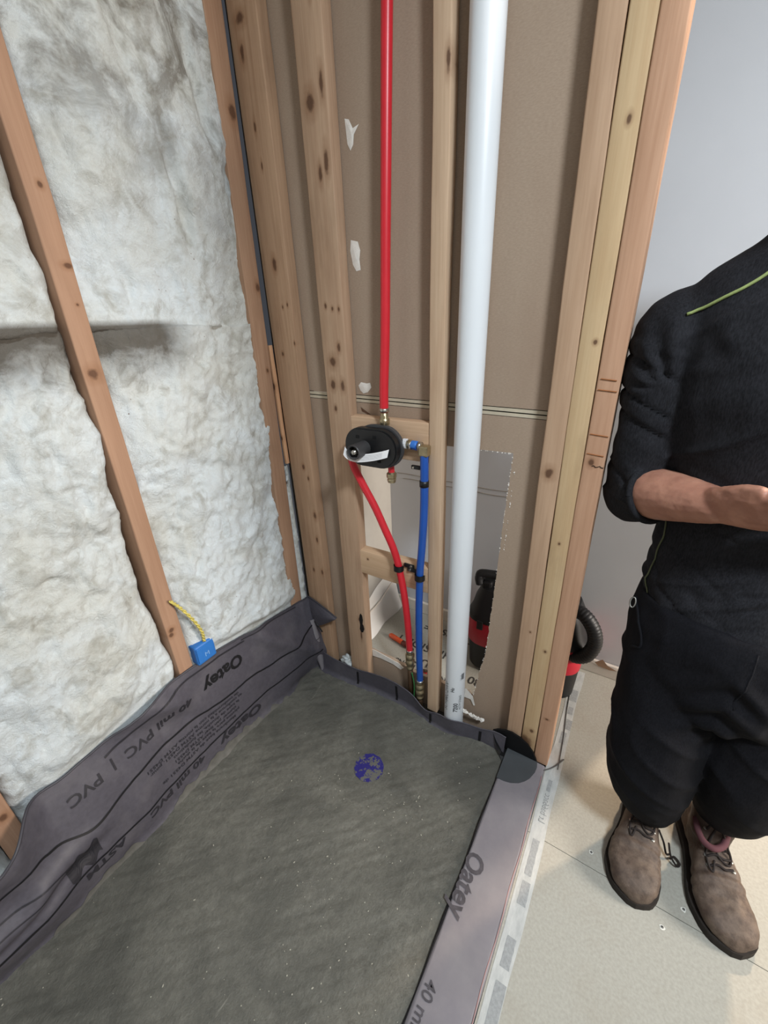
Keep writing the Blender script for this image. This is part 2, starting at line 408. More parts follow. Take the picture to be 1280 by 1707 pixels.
# lower sheet as left strip, top strip, right strip and foot strip of one ragged outline
rag = lambda a, b, n, amp, s: [(a[0]+(b[0]-a[0])*i/n+amp*vnoise(np.array([i*1.7]), np.array([s]), seed=s)[0], a[1]+(b[1]-a[1])*i/n+amp*vnoise(np.array([i*1.7]), np.array([s+5.]), seed=s)[0]) for i in range(1, n)]
hole = [(-.800, 1.0)]+[(-.276, 1.006)]+rag((-.276, 1.006), (-.286, .79), 16, .0025, 1)+[(-.286, .79)]+rag((-.286, .79), (-.303, .348), 26, .002, 2)+[(-.303, .348)] \
    + rag((-.303, .348), (-.338, .10), 14, .003, 3)+[(-.338, .10), (-.352, .122), (-.375, .118)]+rag((-.375, .118), (-.57, .105), 12, .004, 4)+[(-.57, .105)] \
    + [(-.60, .116)]+rag((-.60, .116), (-.80, .128), 10, .003, 5)+[(-.80, .128)]
out = [(-1.06, -.035), (-1.06, zs(-1.06)-.0115), (-.065, zs(-.065)-.0115), (-.065, -.035)]
bm = bmesh.new()
ov = [bm.verts.new((x, Y0, z)) for x, z in out]; hv = [bm.verts.new((x, Y0, z)) for x, z in hole]
es = [bm.edges.new((ov[i], ov[(i+1) % 4])) for i in range(4)]+[bm.edges.new((hv[i], hv[(i+1) % len(hv)])) for i in range(len(hv))]
bmesh.ops.triangle_fill(bm, use_beauty=True, edges=es)
r = bmesh.ops.extrude_face_region(bm, geom=list(bm.faces))
for q in r['geom']:
    if isinstance(q, bmesh.types.BMVert): q.co.y = Y1
lo = fixn(MB().bm(bm).obj('drywall_sheet', M_kraft, wm))
# tapered factory edges either side of the seam
for sgn in (1, -1):
    xs = np.linspace(-1.06, -.066, 40); zc = zs(xs)+sgn*.0056
    hh = .0042
    MB().grid(np.stack([xs, xs]), np.full((2, 40), Y0-.0008), np.stack([zc-hh, zc+hh])).obj('sheet_edge', M_seam, wm)
MB().box(-1.06, -.066, Y0+.003, Y1, 1.098, 1.127).obj('seam_gap', M_dark, wm)
# torn white gypsum along the opening
def crumbs(name, pts, n, r, parent, seed, mat=M_gyp):
    rg = random.Random(seed); mb = MB()
    for i in range(n):
        t = rg.random()*(len(pts)-1); k = min(int(t), len(pts)-2); q = Vector(pts[k]).lerp(Vector(pts[k+1]), t-k)
        s = r*(.4+rg.random()); b = bmesh.new(); bmesh.ops.create_icosphere(b, subdivisions=1, radius=s)
        for w in b.verts: w.co = Vector((w.co.x*rg.uniform(.6, 1.3), w.co.y*.7, w.co.z*rg.uniform(.5, 1.2)))+q+Vector((rg.uniform(-1, 1), rg.uniform(-.5, .5), rg.uniform(-1, 1)))*r
        mb.bm(b)
    o = mb.obj(name, mat, parent); o['kind'] = 'stuff'; return o
crumbs('gypsum_edge', [(-.276, Y0, 1.005), (-.286, Y0, .79), (-.303, Y0, .35), (-.338, Y0, .10)], 70, .0013, wm, 1)
crumbs('gypsum_edge', [(-.41, Y0-.001, 1.004), (-.278, Y0-.001, 1.004)], 20, .0013, wm, 2)
crumbs('gypsum_edge', [(-.268, Y0-.001, .96), (-.276, Y0-.001, .72)], 18, .0013, wm, 22)
v = [(-.80, .036, .098), (-.80, .036, .138), (-.74, .035, .136), (-.69, .035, .129), (-.635, .036, .120), (-.615, .036, .108), (-.628, .035, .094), (-.66, .036, .104), (-.72, .036, .107)]
mobj('torn_gypsum', v+[(x, y+.006, z-.004) for x, y, z in v], [(0, 1, 2, 8), (2, 3, 7, 8), (3, 4, 5, 6, 7), (9+1, 9+0, 9+8, 9+2), (1, 10, 11, 2), (2, 11, 12, 3), (3, 12, 13, 4), (4, 13, 14, 5)], M_gyp, wm)
v = [(-.385, .036, .128), (-.36, .035, .142), (-.335, .035, .118), (-.325, .036, .078), (-.331, .036, .074), (-.342, .036, .098), (-.365, .036, .096), (-.375, .036, .08), (-.39, .036, .085)]
mobj('torn_gypsum', v, [(0, 1, 6, 8), (1, 2, 5, 6), (2, 3, 4, 5), (6, 7, 8)], M_gyp, wm)
# scraped plaster spots on the back paper
for (x, z, pts) in ((-.724, 1.733, [(-.018, .03), (-.006, .026), (.004, .008), (.022, .012), (.006, -.004), (.003, -.022), (-.006, -.032), (-.014, -.018)]),
                    (-.733, 1.487, [(-.012, .034), (.010, .028), (.016, .008), (.012, -.012), (.014, -.036), (.0, -.038), (-.010, -.022), (-.016, .01)]),
                    (-.727, 1.151, [(-.022, .004), (-.012, .014), (.008, .011), (.02, .013), (.024, .0), (.010, -.014), (-.006, -.018), (-.016, -.010)])):
    n = len(pts); vv = [(x, Y0-.003, z)]+[(x+a, Y0-.0008, z+b) for a, b in pts]
    mobj('plaster_spot', vv, [(0, 1+i, 1+(i+1) % n) for i in range(n)], M_gyp, wm)
v = [(-.745, Y0-.0012, 1.092), (-.72, Y0-.0012, 1.078), (-.695, Y0-.0012, 1.064), (-.715, Y0-.001, 1.070), (-.742, Y0-.001, 1.080)]
mobj('paper_tear', v, [(0, 1, 2, 3, 4)], plain('tear_dark', rgb(96, 70, 54), .9), wm)

# ================================================================== TIMBER
def W_(n, b, d, k=(), **kw): return wood('wood_'+n, rgb(*b), rgb(*d), k, **kw)
PINE = ((186, 156, 129), (158, 123, 97))
def K(*a): return a
# back partition, flat-laid 2x4s: front face on y=0
m = W_('stud_corner', (176, 144, 116), (142, 108, 82), [(.040, 1.99, .014, .012), (.033, 1.93, .007, .018), (.043, 1.79, .004, .014), (.050, 1.71, .003, .010), (.050, 1.485, .008, .018), (.060, 1.375, .003, .006), (.080, 1.38, .003, .006),
     (.035, 1.245, .005, .007), (.090, 1.275, .003, .006), (.062, .88, .006, .010), (.078, .84, .004, .008), (.088, .70, .007, .014), (.084, .60, .005, .012), (.090, .46, .005, .012), (.048, .46, .004, .010)], dirt=.3)
s = lumber('wall_stud', .098, .038, 2.56, m, (-1.034, 0, 0), (0, -.0035, 0), seed=1); tag(s, 'flat-laid brown wall stud in the corner, next to the insulated wall', 'stud')
m = W_('stud_valve', PINE[0], PINE[1], [(.032, 1.795, .013, .020), (.068, 1.82, .006, .024), (.066, 1.68, .007, .026), (.045, 1.66, .006, .018), (.055, 1.97, .004, .014), (.033, 1.225, .011, .015), (.06, 1.262, .006, .012), (.028, 1.16, .009, .014), (.063, 1.158, .008, .015),
     (.025, 1.37, .004, .007), (.048, 1.362, .004, .006), (.07, 1.36, .004, .007), (.03, 1.09, .005, .009), (.06, .30, .007, .010), (.062, .225, .004, .02)])
s = lumber('wall_stud', .084, .038, 2.56, m, (-.841, 0, 0), (0, 0, 0), seed=2); tag(s, 'pale flat-laid wall stud with dark knots, left of the red riser pipe', 'stud')
# split knot hole low on this stud, a flat near-black face
pts = [(0, .048), (.007, .040), (.009, .02), (.006, .0), (.010, -.006), (.013, -.022), (.006, -.040), (-.003, -.044), (-.009, -.03), (-.006, -.008), (-.008, .018), (-.005, .038)]
q = [( -.775+a, -.0012, .285+b) for a, b in pts]
hb = MB().add(q, [tuple(reversed(range(12)))]).obj('knot_hole', plain('brown_black', rgb(22, 15, 12), .95), s); fixn(hb)
m = W_('stud_pipe', (202, 174, 146), (178, 144, 116), [(.0, .30, .006, .03), (.036, 1.78, .005, .02)], dirt=.12)
s = lumber('wall_stud', .0405, .036, 2.56, m, (-.4955, 0, 0), (0, 0, 0), seed=3); tag(s, 'narrow wall stud standing left of the white plastic pipe', 'stud')
m = W_('post_a', (186, 155, 128), (160, 127, 100), [(.03, 1.93, .006, .012), (.022, .98, .010, .014), (.03, .50, .003, .004)], dirt=.15)
s = lumber('post_stud', .046, .040, 2.56, m, (-.200, 0, 0), (0, .0015, 0), seed=4); tag(s, 'leftmost of the three wall-end studs, beside the bare drywall strip', 'stud')
m = W_('post_b', (198, 171, 134), (178, 144, 106), [(.026, 1.62, .004, .008), (.03, 1.27, .004, .005), (.022, .80, .003, .004), (.03, .45, .004, .005), (.028, .12, .006, .008), (.01, .06, .025, .035)], dirt=.28)
s = lumber('post_stud', .045, .040, 2.56, m, (-.1525, -.001, 0), (0, .0012, 0), seed=5); tag(s, 'yellowish middle stud of the three standing at the wall end', 'stud')
m = W_('post_c', (192, 152, 124), (166, 124, 96), [(.024, 1.80, .016, .008), (.03, 1.93, .02, .006), (.016, 1.02, .007, .009), (.02, .20, .006, .004)], dirt=.1)
s = lumber('post_stud', .043, .062, 2.56, m, (-.1065, -.004, 0), (0, .0012, 0), seed=6); tag(s, 'rightmost reddish stud at the wall end, closest to the standing person', 'stud')
for k, (z, x0, x1) in enumerate(((1.200, .006, .036), (1.178, .004, .040), (1.084, .004, .040), (1.040, .004, .038))):
    MB().tube([(-.1065+x0+(x1-x0)*i/6, -.0052, z-.003*i/6) for i in range(7)], .0011, 6).obj('stain_line', plain('stain_line', rgb(160, 102, 60), .8), s)
MB().tube([(-.1065+.018+.004*i, -.0052, 1.012+.002*math.sin(i*2)) for i in range(7)], .0008, 6).obj('crack', plain('brown_black', rgb(30, 20, 15), .95), s)
# blocking between the studs
m = W_('block_up', (202, 170, 140), (176, 140, 110), [], dirt=.08)
b1 = lumber('blocking', .112, .038, .2595, m, (-.7565, .001, .960), (0, 0, 0), seed=7, seg=8); b1.rotation_euler = (0, math.radians(90), 0); b1.location = (-.7565, .001, 1.0725)
tag(b1, 'short wooden block behind the black shower valve plate', 'blocking')
m = W_('block_low', (206, 174, 142), (182, 146, 112), [(.03, .03, .004, .004)], dirt=.08)
b2 = lumber('blocking', .094, .038, .2595, m, (-.7565, .001, .612), (0, math.radians(90), 0), seed=8, seg=8)
tag(b2, 'lower wooden block that the red and blue tubes are clipped to', 'blocking')
# left wall: 2x4 studs on edge, narrow face on x=-1.04
def lstud(y0, w, m, seed, label, tilt=0.0):
    s = lumber('wall_stud', w, .089, 2.56, m, (-1.04, y0, 0), (0, tilt, math.radians(90)), seed=seed, wob=.003)
    return tag(s, label, 'stud')
m = W_('stud_l1', (162, 128, 104), (134, 100, 78), [(.03, 1.58, .005, .006), (.034, 1.45, .009, .006), (.02, 1.245, .012, .013), (.008, .53, .008, .008), (.03, 1.38, .003, .003), (.012, .545, .009, .009)], dirt=.1, grain=.35)
lstud(-.556, .044, m, 11, 'leaning brown stud crossing the white insulation on the left wall', .0)
m = W_('stud_l0', (162, 128, 104), (134, 100, 78), [(.03, .36, .010, .010)], dirt=.1)
lstud(-1.028, .044, m, 12, 'stud foot at the left picture edge, above the membrane')
m = W_('stud_lc', (164, 131, 106), (134, 100, 78), [(.045, 1.43, .008, .014), (.04, 1.82, .012, .02), (.04, 1.20, .005, .007)], dirt=.2)
lstud(-.096, .056, m, 13, 'corner stud whose edge is half covered by ragged insulation', .0150)
m = W_('shim', (196, 152, 116), (160, 112, 80), [(.006, .26, .005, .012), (.006, .09, .004, .008)], dirt=.2)
s = lumber('wood_shim', .0125, .014, .385, m, (-1.0515, -.0125, .886), (0, math.radians(-.6), 0), seed=14, wob=.0005); tag(s, 'thin wooden shim wedged into the corner gap', 'shim')
s = MB().box(-1.052, -1.036, .012, .02, 1.26, 1.52).obj('metal_strip', plain('galvanised', rgb(88, 90, 92), .45, .5, .7, var=.2, scale=40)); tag(s, 'grey metal strip showing in the corner gap above the shim', 'metal strip')

# ================================================================== INSULATION
def mk_ins():
    t = NT('glass_wool'); v = t.coord(which='Object'); tc = t.n('ShaderNodeNewGeometry')
    pos = tc.outputs['Position']
    mp = t.n('ShaderNodeMapping'); t.l(pos, mp.inputs[0]); mp.inputs['Scale'].default_value = (1, 1, 1)
    p = mp.outputs[0]
    big = t.noise(p, 4.5, 5, .6, .3); mid = t.noise(p, 17, 5, .65, .5); fine = t.noise(p, 130, 4, .7, 1.0)
    c = t.mix(t.rng(big, .38, .62), rgb(208, 210, 205), rgb(216, 223, 226))
    c = t.mix(t.math('MULTIPLY', t.rng(mid, .50, .70), .62), c, rgb(150, 146, 133))
    c = t.mix(t.math('MULTIPLY', t.rng(fine, .48, .8), .28), c, rgb(176, 170, 158))
    sx = t.n('ShaderNodeSeparateXYZ'); t.l(p, sx.inputs[0])
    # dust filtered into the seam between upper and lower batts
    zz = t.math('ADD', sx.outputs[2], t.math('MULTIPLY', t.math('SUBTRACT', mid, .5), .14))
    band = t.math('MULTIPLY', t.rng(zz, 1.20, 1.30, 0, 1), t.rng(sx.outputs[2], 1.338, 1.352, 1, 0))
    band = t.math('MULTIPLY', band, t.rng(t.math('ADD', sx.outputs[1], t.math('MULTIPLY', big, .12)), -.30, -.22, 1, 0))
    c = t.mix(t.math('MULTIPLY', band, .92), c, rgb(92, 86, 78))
    # grey blotches increasing with height, specks
    up = t.math('MULTIPLY', t.rng(sx.outputs[2], 1.50, 1.85), t.rng(t.noise(p, 9, 5, .7, .6), .44, .62))
    c = t.mix(t.math('MULTIPLY', up, .8), c, rgb(112, 105, 94))
    sp = t.math('MULTIPLY', t.rng(t.vor(p, 60), .05, .12, 1, 0), t.rng(t.noise(p, 10, 2), .6, .68))
    c = t.mix(sp, c, rgb(110, 84, 60))
    t.bump(t.math('ADD', t.noise(p, 70, 7, .78, 1.6), t.math('MULTIPLY', t.noise(p, 24, 5, .7, 1.0), .8)), .6, .014)
    return t.fin(c, .95, .05)
M_INS = mk_ins()
TOP = [(-1.9, .30), (-1.12, .29), (-1.05, .30), (-1.00, .335), (-.965, .356), (-.90, .345), (-.827, .350), (-.76, .362), (-.678, .377), (-.60, .385), (-.505, .386), (-.40, .372), (-.269, .352), (-.10, .330), (.0, .318)]
def ztop(y): return smooth_interp(y, TOP, .012)
def batt(label, ya, yb, za, zb, seed, sag=.03, edge=.05, base=-1.052, right_rag=None, left_rag=None):
    ny = max(24, int((yb-ya)/.006)); nz = int((zb-za)/.007)
    Yg, Zg = np.meshgrid(np.linspace(ya, yb, ny), np.linspace(za, zb, nz), indexing='ij')
    d = np.minimum(Yg-ya, yb-Yg); dz = np.minimum(Zg-za, zb-Zg)
    bul = sag*np.clip(d/.16, 0, 1)**.6
    f1 = fbm(Yg*5, Zg*3.6, seed=seed, oct=3); f2 = np.abs(fbm(Yg*13+f1, Zg*9, seed=seed+5, oct=5, gain=.55)); f3 = fbm(Yg*75+f1*3, Zg*62, seed=seed+9, oct=4, gain=.65)
    f4 = fbm(Yg*9, Zg*7+f1*.5, seed=seed+7, oct=5, gain=.55); lowz = .5+.5*sstep(1.7, 1.2, Zg)
    tear = np.maximum(0, vnoise(Yg*26+Zg*4, Zg*5, seed=seed+11)-.45)*sstep(1.2, 1.6, Zg)
    X = base+bul+.012*f1+lowz*(.009*f4-.009*f2+.0026*f3)-.04*tear
    roll = np.clip(1-d/.02, 0, 1); X -= .03*roll**2*(0 if right_rag else 1)
    zt_ = ztop(Yg); hug = sstep(zt_+.055, zt_+.008, Zg); X = X*(1-hug)+np.minimum(X, -1.046)*hug
    Y = Yg+.012*fbm(Yg*12+7, Zg*9, seed=seed+3, oct=3)*np.clip(1-d/.06, 0, 1)
    if right_rag is not None:
        Y = Y+right_rag(Zg)*np.clip(1-(yb-Yg)/.12, 0, 1)
        e = np.clip(1-(yb-Yg)/.02, 0, 1); X = np.where(e > 0, X*(1-e**3)+(-1.043)*e**3, X)
    Z = Zg+.006*fbm(Yg*15, Zg*15+4, seed=seed+4, oct=2)
    mb = MB().grid(X, Y, Z)
    # sides going back to the sheathing
    n0 = len(mb.v); per = [(i, 0) for i in range(ny)]+[(ny-1, j) for j in range(1, nz)]+[(i, nz-1) for i in range(ny-2, -1, -1)]+[(0, j) for j in range(nz-2, 0, -1)]
    for i, j in per: mb.v.append((-1.15, float(Yg[i, j]), float(Zg[i, j])))
    k = len(per)
    for a in range(k):
        b = (a+1) % k; mb.f.append((per[a][0]*nz+per[a][1], n0+a, n0+b, per[b][0]*nz+per[b][1]))
    o = mb.obj('insulation_batt', M_INS, smooth=True); fixn(o)
    return tag(o, label, 'insulation')
ragf = lambda z: smooth_interp(z, [(0, .012), (.30, .012), (.35, .014), (.72, .022), (.9, .022), (1.266, .027), (1.40, .020), (1.52, .013), (1.70, -.004), (1.82, -.004), (2.02, .034), (2.4, .03)], .03)+.006*vnoise(z*40, z*0, seed=2)
batt('tall white insulation batt between stud and corner, above the dusty seam', -.512, -.066, 1.325, 2.55, 31, .035, right_rag=ragf)
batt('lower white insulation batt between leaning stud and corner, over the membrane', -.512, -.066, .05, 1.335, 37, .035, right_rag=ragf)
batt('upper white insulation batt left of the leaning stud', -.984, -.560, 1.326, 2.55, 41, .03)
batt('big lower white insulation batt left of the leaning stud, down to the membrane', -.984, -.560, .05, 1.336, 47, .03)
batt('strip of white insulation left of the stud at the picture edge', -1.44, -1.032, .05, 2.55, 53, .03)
zz = np.linspace(.05, .88, 140); n_ = len(zz); w_ = lambda k, a: a*fbm(zz*34, zz*0+k, seed=60+k, oct=3)
o = MB().grid(np.stack([-1.058+0*zz, -1.046+w_(1, .004), -1.042+w_(2, .004), -1.044+w_(3, .004), -1.056+0*zz]), np.stack([-.044+.0155*zz+w_(4, .003), -.036+.0155*zz+w_(5, .003), -.022+w_(6, .003), -.006+w_(7, .003), .006+0*zz]), np.stack([zz]*5)).obj('insulation_tuft', M_INS, smooth=True)
tag(o, 'thin tuft line of white wool in the corner gap below the shim', 'insulation')
def tuft(label, c, r, seed):
    b = bmesh.new(); bmesh.ops.create_icosphere(b, subdivisions=4, radius=1.0)
    P = np.array([w.co[:] for w in b.verts]); k = 1+.35*fbm(P[:, 0]*2, P[:, 1]*2, P[:, 2]*2, seed=seed, oct=4)
    for w, q in zip(b.verts, k): w.co = Vector((c[0]+w.co.x*r[0]*q, c[1]+w.co.y*r[1]*q, c[2]+w.co.z*r[2]*q))
    return tag(MB().bm(b).obj('insulation_tuft', M_INS, smooth=True), label, 'insulation')
tuft('white wool tuft at the floor between the corner stud and valve stud', (-.868, .012, .035), (.034, .018, .032), 3)
o = crumbs('plaster_crumbs', [(-.355, .010, .062), (-.325, .012, .052), (-.29, .016, .046)], 26, .0055, None, 5); tag(o, 'white plaster crumbs lying by the foot of the white pipe', 'debris')
o = crumbs('plaster_crumbs', [(-.76, .0, .02), (-.70, .012, .012), (-.66, .012, .006)], 30, .005, None, 6); tag(o, 'white plaster crumbs at the foot of the valve stud', 'debris')

# ================================================================== SHOWER PAN
M_MORTAR = (lambda: (lambda t: (lambda v, s: (
    t.bump(t.math('ADD', t.noise(v, 120, 6, .7), t.math('MULTIPLY', t.noise(s, 14, 5, .7), .8)), .5, .006),
    t.fin(t.mix(t.rng(t.noise(s, 26, 5, .7), .66, .74), t.mix(t.math('MULTIPLY', t.rng(t.noise(v, 3.4, 7, .66, .5), .43, .62), .85), t.mix(t.rng(t.noise(v, 70, 5, .75), .3, .72), rgb(96, 94, 86), rgb(117, 115, 106)), rgb(80, 79, 73)), rgb(140, 137, 127)),
          t.rng(t.noise(v, 8, 4), .35, .65, .42, .68), .4))[1])(t.coord(), t.coord((1.0, .16, 1), (0, 0, math.radians(-38)))))(NT('mortar')))()
gx, gy = np.meshgrid(np.linspace(-1.036, -.176, 150), np.linspace(-2.2, -.002, 330), indexing='ij')
dist = np.hypot(gx+.57, gy+.285)
gz = -.036+.010*np.clip(dist/.9, 0, 1)+.026*sstep(-.46, -.178, gx)*sstep(.05, .30, dist)+.0016*fbm(gx*9, gy*9, seed=3, oct=4)+.0012*fbm((gx+gy*.8)*10, (gx-gy)*55, seed=8, oct=4)
mb = MB().grid(gx, gy, gz)
mortar = mb.obj('mortar_bed', M_MORTAR, smooth=True, loc=(-.6, -1.1, -.036)); tag(mortar, 'dark grey trowelled mortar bed sloping to the drain', 'shower base')
rg = random.Random(4); mbf = MB()
for i in range(260):
    x, y = rg.uniform(-1.0, -.2), rg.uniform(-1.25, -.05)
    if rg.random() < .55: x, y = rg.gauss(-.45, .16), rg.gauss(-.55, .25)
    if not (-1.0 < x < -.2 and -1.4 < y < -.04): continue
    z = -.036+.010*min(1, math.hypot(x+.57, y+.285)/.9)+.026*float(sstep(-.46, -.178, x)*sstep(.05, .30, math.hypot(x+.57, y+.285)))+.0012; s = rg.uniform(.0006, .0019)
    b = bmesh.new(); bmesh.ops.create_icosphere(b, subdivisions=1, radius=s); a = rg.random()*6; st = rg.choice((1, 1, 1.4, 1.8))
    for w in b.verts: q = w.co.copy(); q.x *= st; w.co = Vector((x+q.x*math.cos(a)-q.y*math.sin(a), y+q.x*math.sin(a)+q.y*math.cos(a), z+q.z*.5))
    mbf.bm(b)
o = mbf.obj('sand_grains', plain('sand_pale', rgb(170, 166, 152), .6), mortar); o['kind'] = 'stuff'
# drain under blue tape, smeared with mortar
t = NT('drain_blue'); v = t.coord(); n = t.math('ADD', t.noise(v, 42, 4, .7), t.math('MULTIPLY', t.noise(v, 160, 3), .25))
c = t.mix(t.rng(n, .63, .68), rgb(44, 40, 112), rgb(98, 97, 92)); t.bump(n, .3, .003)
m = t.fin(c, .5, .4)
k = 40; v = [(-.570, -.283, -.0335)]+[(-.570+.049*math.cos(2*math.pi*i/k)*(1+.03*math.sin(i*2.2)), -.283+.049*math.sin(2*math.pi*i/k)*(1+.03*math.sin(i*1.7)), -.0338) for i in range(k)]
v += [(x, y, -.040) for x, y, _ in v[1:]]
o = mobj('drain_cover', v, [(0, 1+i, 1+(i+1) % k) for i in range(k)]+[(1+i, 1+k+i, 1+k+(i+1) % k, 1+(i+1) % k) for i in range(k)], m)
tag(o, 'round blue drain cover smeared with mortar in the shower base', 'drain')

# membrane
M_PVC = (lambda: (lambda t: (lambda v: (t.bump(t.noise(v, 30, 4, .6), .12, .004), t.fin(t.mix(t.math('MULTIPLY', t.rng(t.noise(v, 9, 5, .65), .5, .75), .5),
      t.mix(t.rng(t.noise(v, 90, 3), .3, .7), rgb(74, 71, 78), rgb(82, 79, 87)), rgb(104, 100, 104)), t.rng(t.noise(v, 14, 4), .3, .7, .38, .55), .45))[1])(t.coord()))(NT('pvc_membrane')))()
M_PVC_LIT = (lambda: (lambda t: (lambda v: (t.bump(t.noise(v, 30, 4, .6), .12, .004), t.fin(t.mix(t.rng(t.noise(v, 9, 5, .65), .35, .75), rgb(122, 117, 122), rgb(136, 131, 133)), .55, .35))[1])(t.coord()))(NT('pvc_membrane_lit_dusty')))()  # paler membrane copy: overhead light put into the colour, plus some dust
liner = empty('pan_liner', (-.6, -.6, -.03), 'grey waterproof membrane lining the shower pan, left wall and curb', 'membrane')
TOP = [(-1.9, .30), (-1.12, .29), (-1.05, .30), (-1.00, .335), (-.965, .356), (-.90, .345), (-.827, .350), (-.76, .362), (-.678, .377), (-.60, .385), (-.505, .386), (-.40, .372), (-.269, .352), (-.10, .330), (.0, .318)]
BOT = [(-2.2, -1.022), (-1.14, -1.022), (-.96, -1.022), (-.78, -1.024), (-.49, -1.040), (-.285, -1.033), (-.1, -1.022), (.0, -1.016)]
def ztop(y): return smooth_interp(y, TOP, .012)
def flapS(y, v, off=0.0):
    """left wall membrane: y along the wall, v 0 at the mortar .. 1 at the top edge"""
    y = np.asarray(y, float); v = np.asarray(v, float); zt = ztop(y)
    z = -.04+v*(zt+.04)
    xb = smooth_interp(y, BOT, .03)+.004*np.sin(y*23)
    x = xb*(1-v)+(-1.037)*v
    # loose belly and long diagonal folds
    x = x+.034*np.sin(np.pi*np.clip(v, 0, 1)**.8)*(.7+.5*np.sin(y*5.2+1.0))
    ph = v+(y+.60)*1.55                                   # crease falling from the stud foot to the lower left
    x = x+.022*np.exp(-((ph-.86)/.10)**2)*sstep(-.52, -.60, y)*sstep(-1.0, -.86, y)
    x = x-.016*np.exp(-((ph-.68)/.07)**2)*(1-v)*sstep(-.50, -.62, y)*sstep(-1.0, -.86, y)
    ph2 = v+(y+.20)*2.4                                    # corner pull
    x = x+.020*np.exp(-((ph2-.75)/.12)**2)*sstep(-.36, -.22, y)
    lo = sstep(-.93, -1.03, y)                             # slumps forward at the left
    x = x+.055*lo*v**1.5+.022*lo*np.sin(v*9+y*7)*v
    x = x+.012*np.exp(-((v-.52)/.07)**2)*sstep(-.80, -.95, y)-.010*np.exp(-((v-.40)/.05)**2)*sstep(-.80, -.95, y)
    x = x+.003*fbm(y*14, v*3, seed=5, oct=3)
    x = x+.05*np.clip(1-v/.10, 0, 1)**2*.4                # cove at the foot
    y2 = y-.010*np.sin(v*4)*lo
    return x+off, y2, z
ys = np.linspace(-2.0, .0, 420); vs = np.linspace(0, 1, 64)
Yg, Vg = np.meshgrid(ys, vs, indexing='ij')
X, Y, Z = flapS(Yg, Vg)
mb = MB().grid(X, Y, Z)
# folded lip along the top edge
lip = MB(); X1, Y1_, Z1 = flapS(ys, np.ones_like(ys)); lip.tube([(a-.001, b, c) for a, b, c in zip(X1, Y1_, Z1)], .0032, 8)
wl = mb.obj('wall_flap', M_PVC, liner, smooth=True)
lip.obj('top_hem', plain('hem', rgb(64, 62, 68), .5), liner, smooth=True)
def flap_pt(y, z, off=.0016):
    v = (z+.04)/(float(ztop(np.array(y)))+.04); a, b, c = flapS(np.array(y), np.array(v), off); return (float(a), float(b), float(c))
def ribbon(name, pts, w, mat, parent, off=.0016, n=10):
    P = spline([(0, a, b) for a, b in pts], n)
    A = [flap_pt(p.y, p.z-w/2, off) for p in P]; B = [flap_pt(p.y, p.z+w/2, off) for p in P]
    A, B = np.array(A), np.array(B)
    return MB().grid(np.stack([A[:, 0], B[:, 0]]), np.stack([A[:, 1], B[:, 1]]), np.stack([A[:, 2], B[:, 2]])).obj(name, mat, parent)
M_ink = plain('membrane_ink', rgb(20, 19, 22), .5, .4, var=.05)
M_ink2 = plain('membrane_ink_worn', rgb(44, 42, 47), .5, .4, var=.1, scale=60)
sy = np.linspace(-1.35, -.03, 160); sv = np.linspace(.0, 1, 6); SY, SV = np.meshgrid(sy, sv, indexing='ij')
hgt = .055+.05*fbm(SY*9, SY*0, seed=71, oct=4)+.03*fbm(SY*40, SY*0, seed=72, oct=2)
A = flapS(SY, np.clip(SV*np.clip(hgt, .012, .2), 0, 1), .0014)
MB().grid(*A).obj('mortar_smear', plain('mortar_smear', rgb(92, 90, 85), .6, .35, var=.12, scale=50), mortar, smooth=True)
ribbon('printed_line', [(-1.5, .20), (-1.052, .226), (-.963, .219), (-.884, .178), (-.80, .193), (-.697, .216), (-.57, .208), (-.444, .189), (-.34, .190), (-.255, .178), (-.14, .178), (-.06, .200), (-.028, .208)], .0068, M_ink, liner)
ribbon('printed_line', [(-1.5, .05), (-1.05, .075), (-.90, .070), (-.75, .064), (-.60, .062), (-.40, .066), (-.25, .075), (-.10, .080), (-.02, .084)], .0062, M_ink, liner)
ribbon('printed_band', [(-.80, .318), (-.72, .336), (-.62, .352), (-.52, .360), (-.42, .353), (-.33, .342)], .0060, M_ink2, liner)
ribbon('printed_band', [(-.34, .352), (-.20, .337), (-.08, .318)], .0050, M_ink2, liner)
ribbon('printed_band', [(-1.30, .155), (-1.10, .165), (-.98, .155), (-.90, .115)], .0040, M_ink2, liner)
ribbon('printed_band', [(-1.30, .13), (-1.10, .14), (-.98, .13), (-.92, .095)], .0030, M_ink2, liner)
M_ink3 = plain('curb_ink_worn', rgb(78, 74, 78), .5, .4, var=.2, scale=60)
def flap_text(txt, y, z, size, mat, slope=0.0, sx=1.0, bold=.0):
    """printing runs upside down: letters advance towards -y, tops downwards"""
    return text_on('printed_text', txt, size, lambda a, b: flap_pt(y-a, z-b+a*slope, .0019), mat, liner, maxedge=.02, font_scale_x=sx, bold=bold)
flap_text('Oatey', -.355, .312, .062, M_ink, -.02, .98, .002)
flap_text('40 mil PVC  |  PVC', -.555, .302, .040, M_ink2, -.03, 1.12, .0008)
for i, (tx, y0) in enumerate((('de conformidad con la norma ASTM D4551', -.40), ('et conforme a la norme ASTM D4551, pour', -.39), ('la base de douche, les fondations', -.405), ('shower pan liner ASTM D4551', -.42), ('plastica para la base de la ducha', -.41), ('Membrana base de ASTM D4551 de', -.43))):
    flap_text(tx, y0, .175-.0165*i, .0155, M_ink2, .035, 1.22, .0002)
flap_text('Oatey', -.325, .050, .055, M_ink2, 0, 1.3, .0016)
flap_text('40 mil PVC', -.57, .052, .036, M_ink2, .0, 1.2, .001)
flap_text('ASTM', -.84, .060, .034, M_ink2, .0, 1.2, .001)
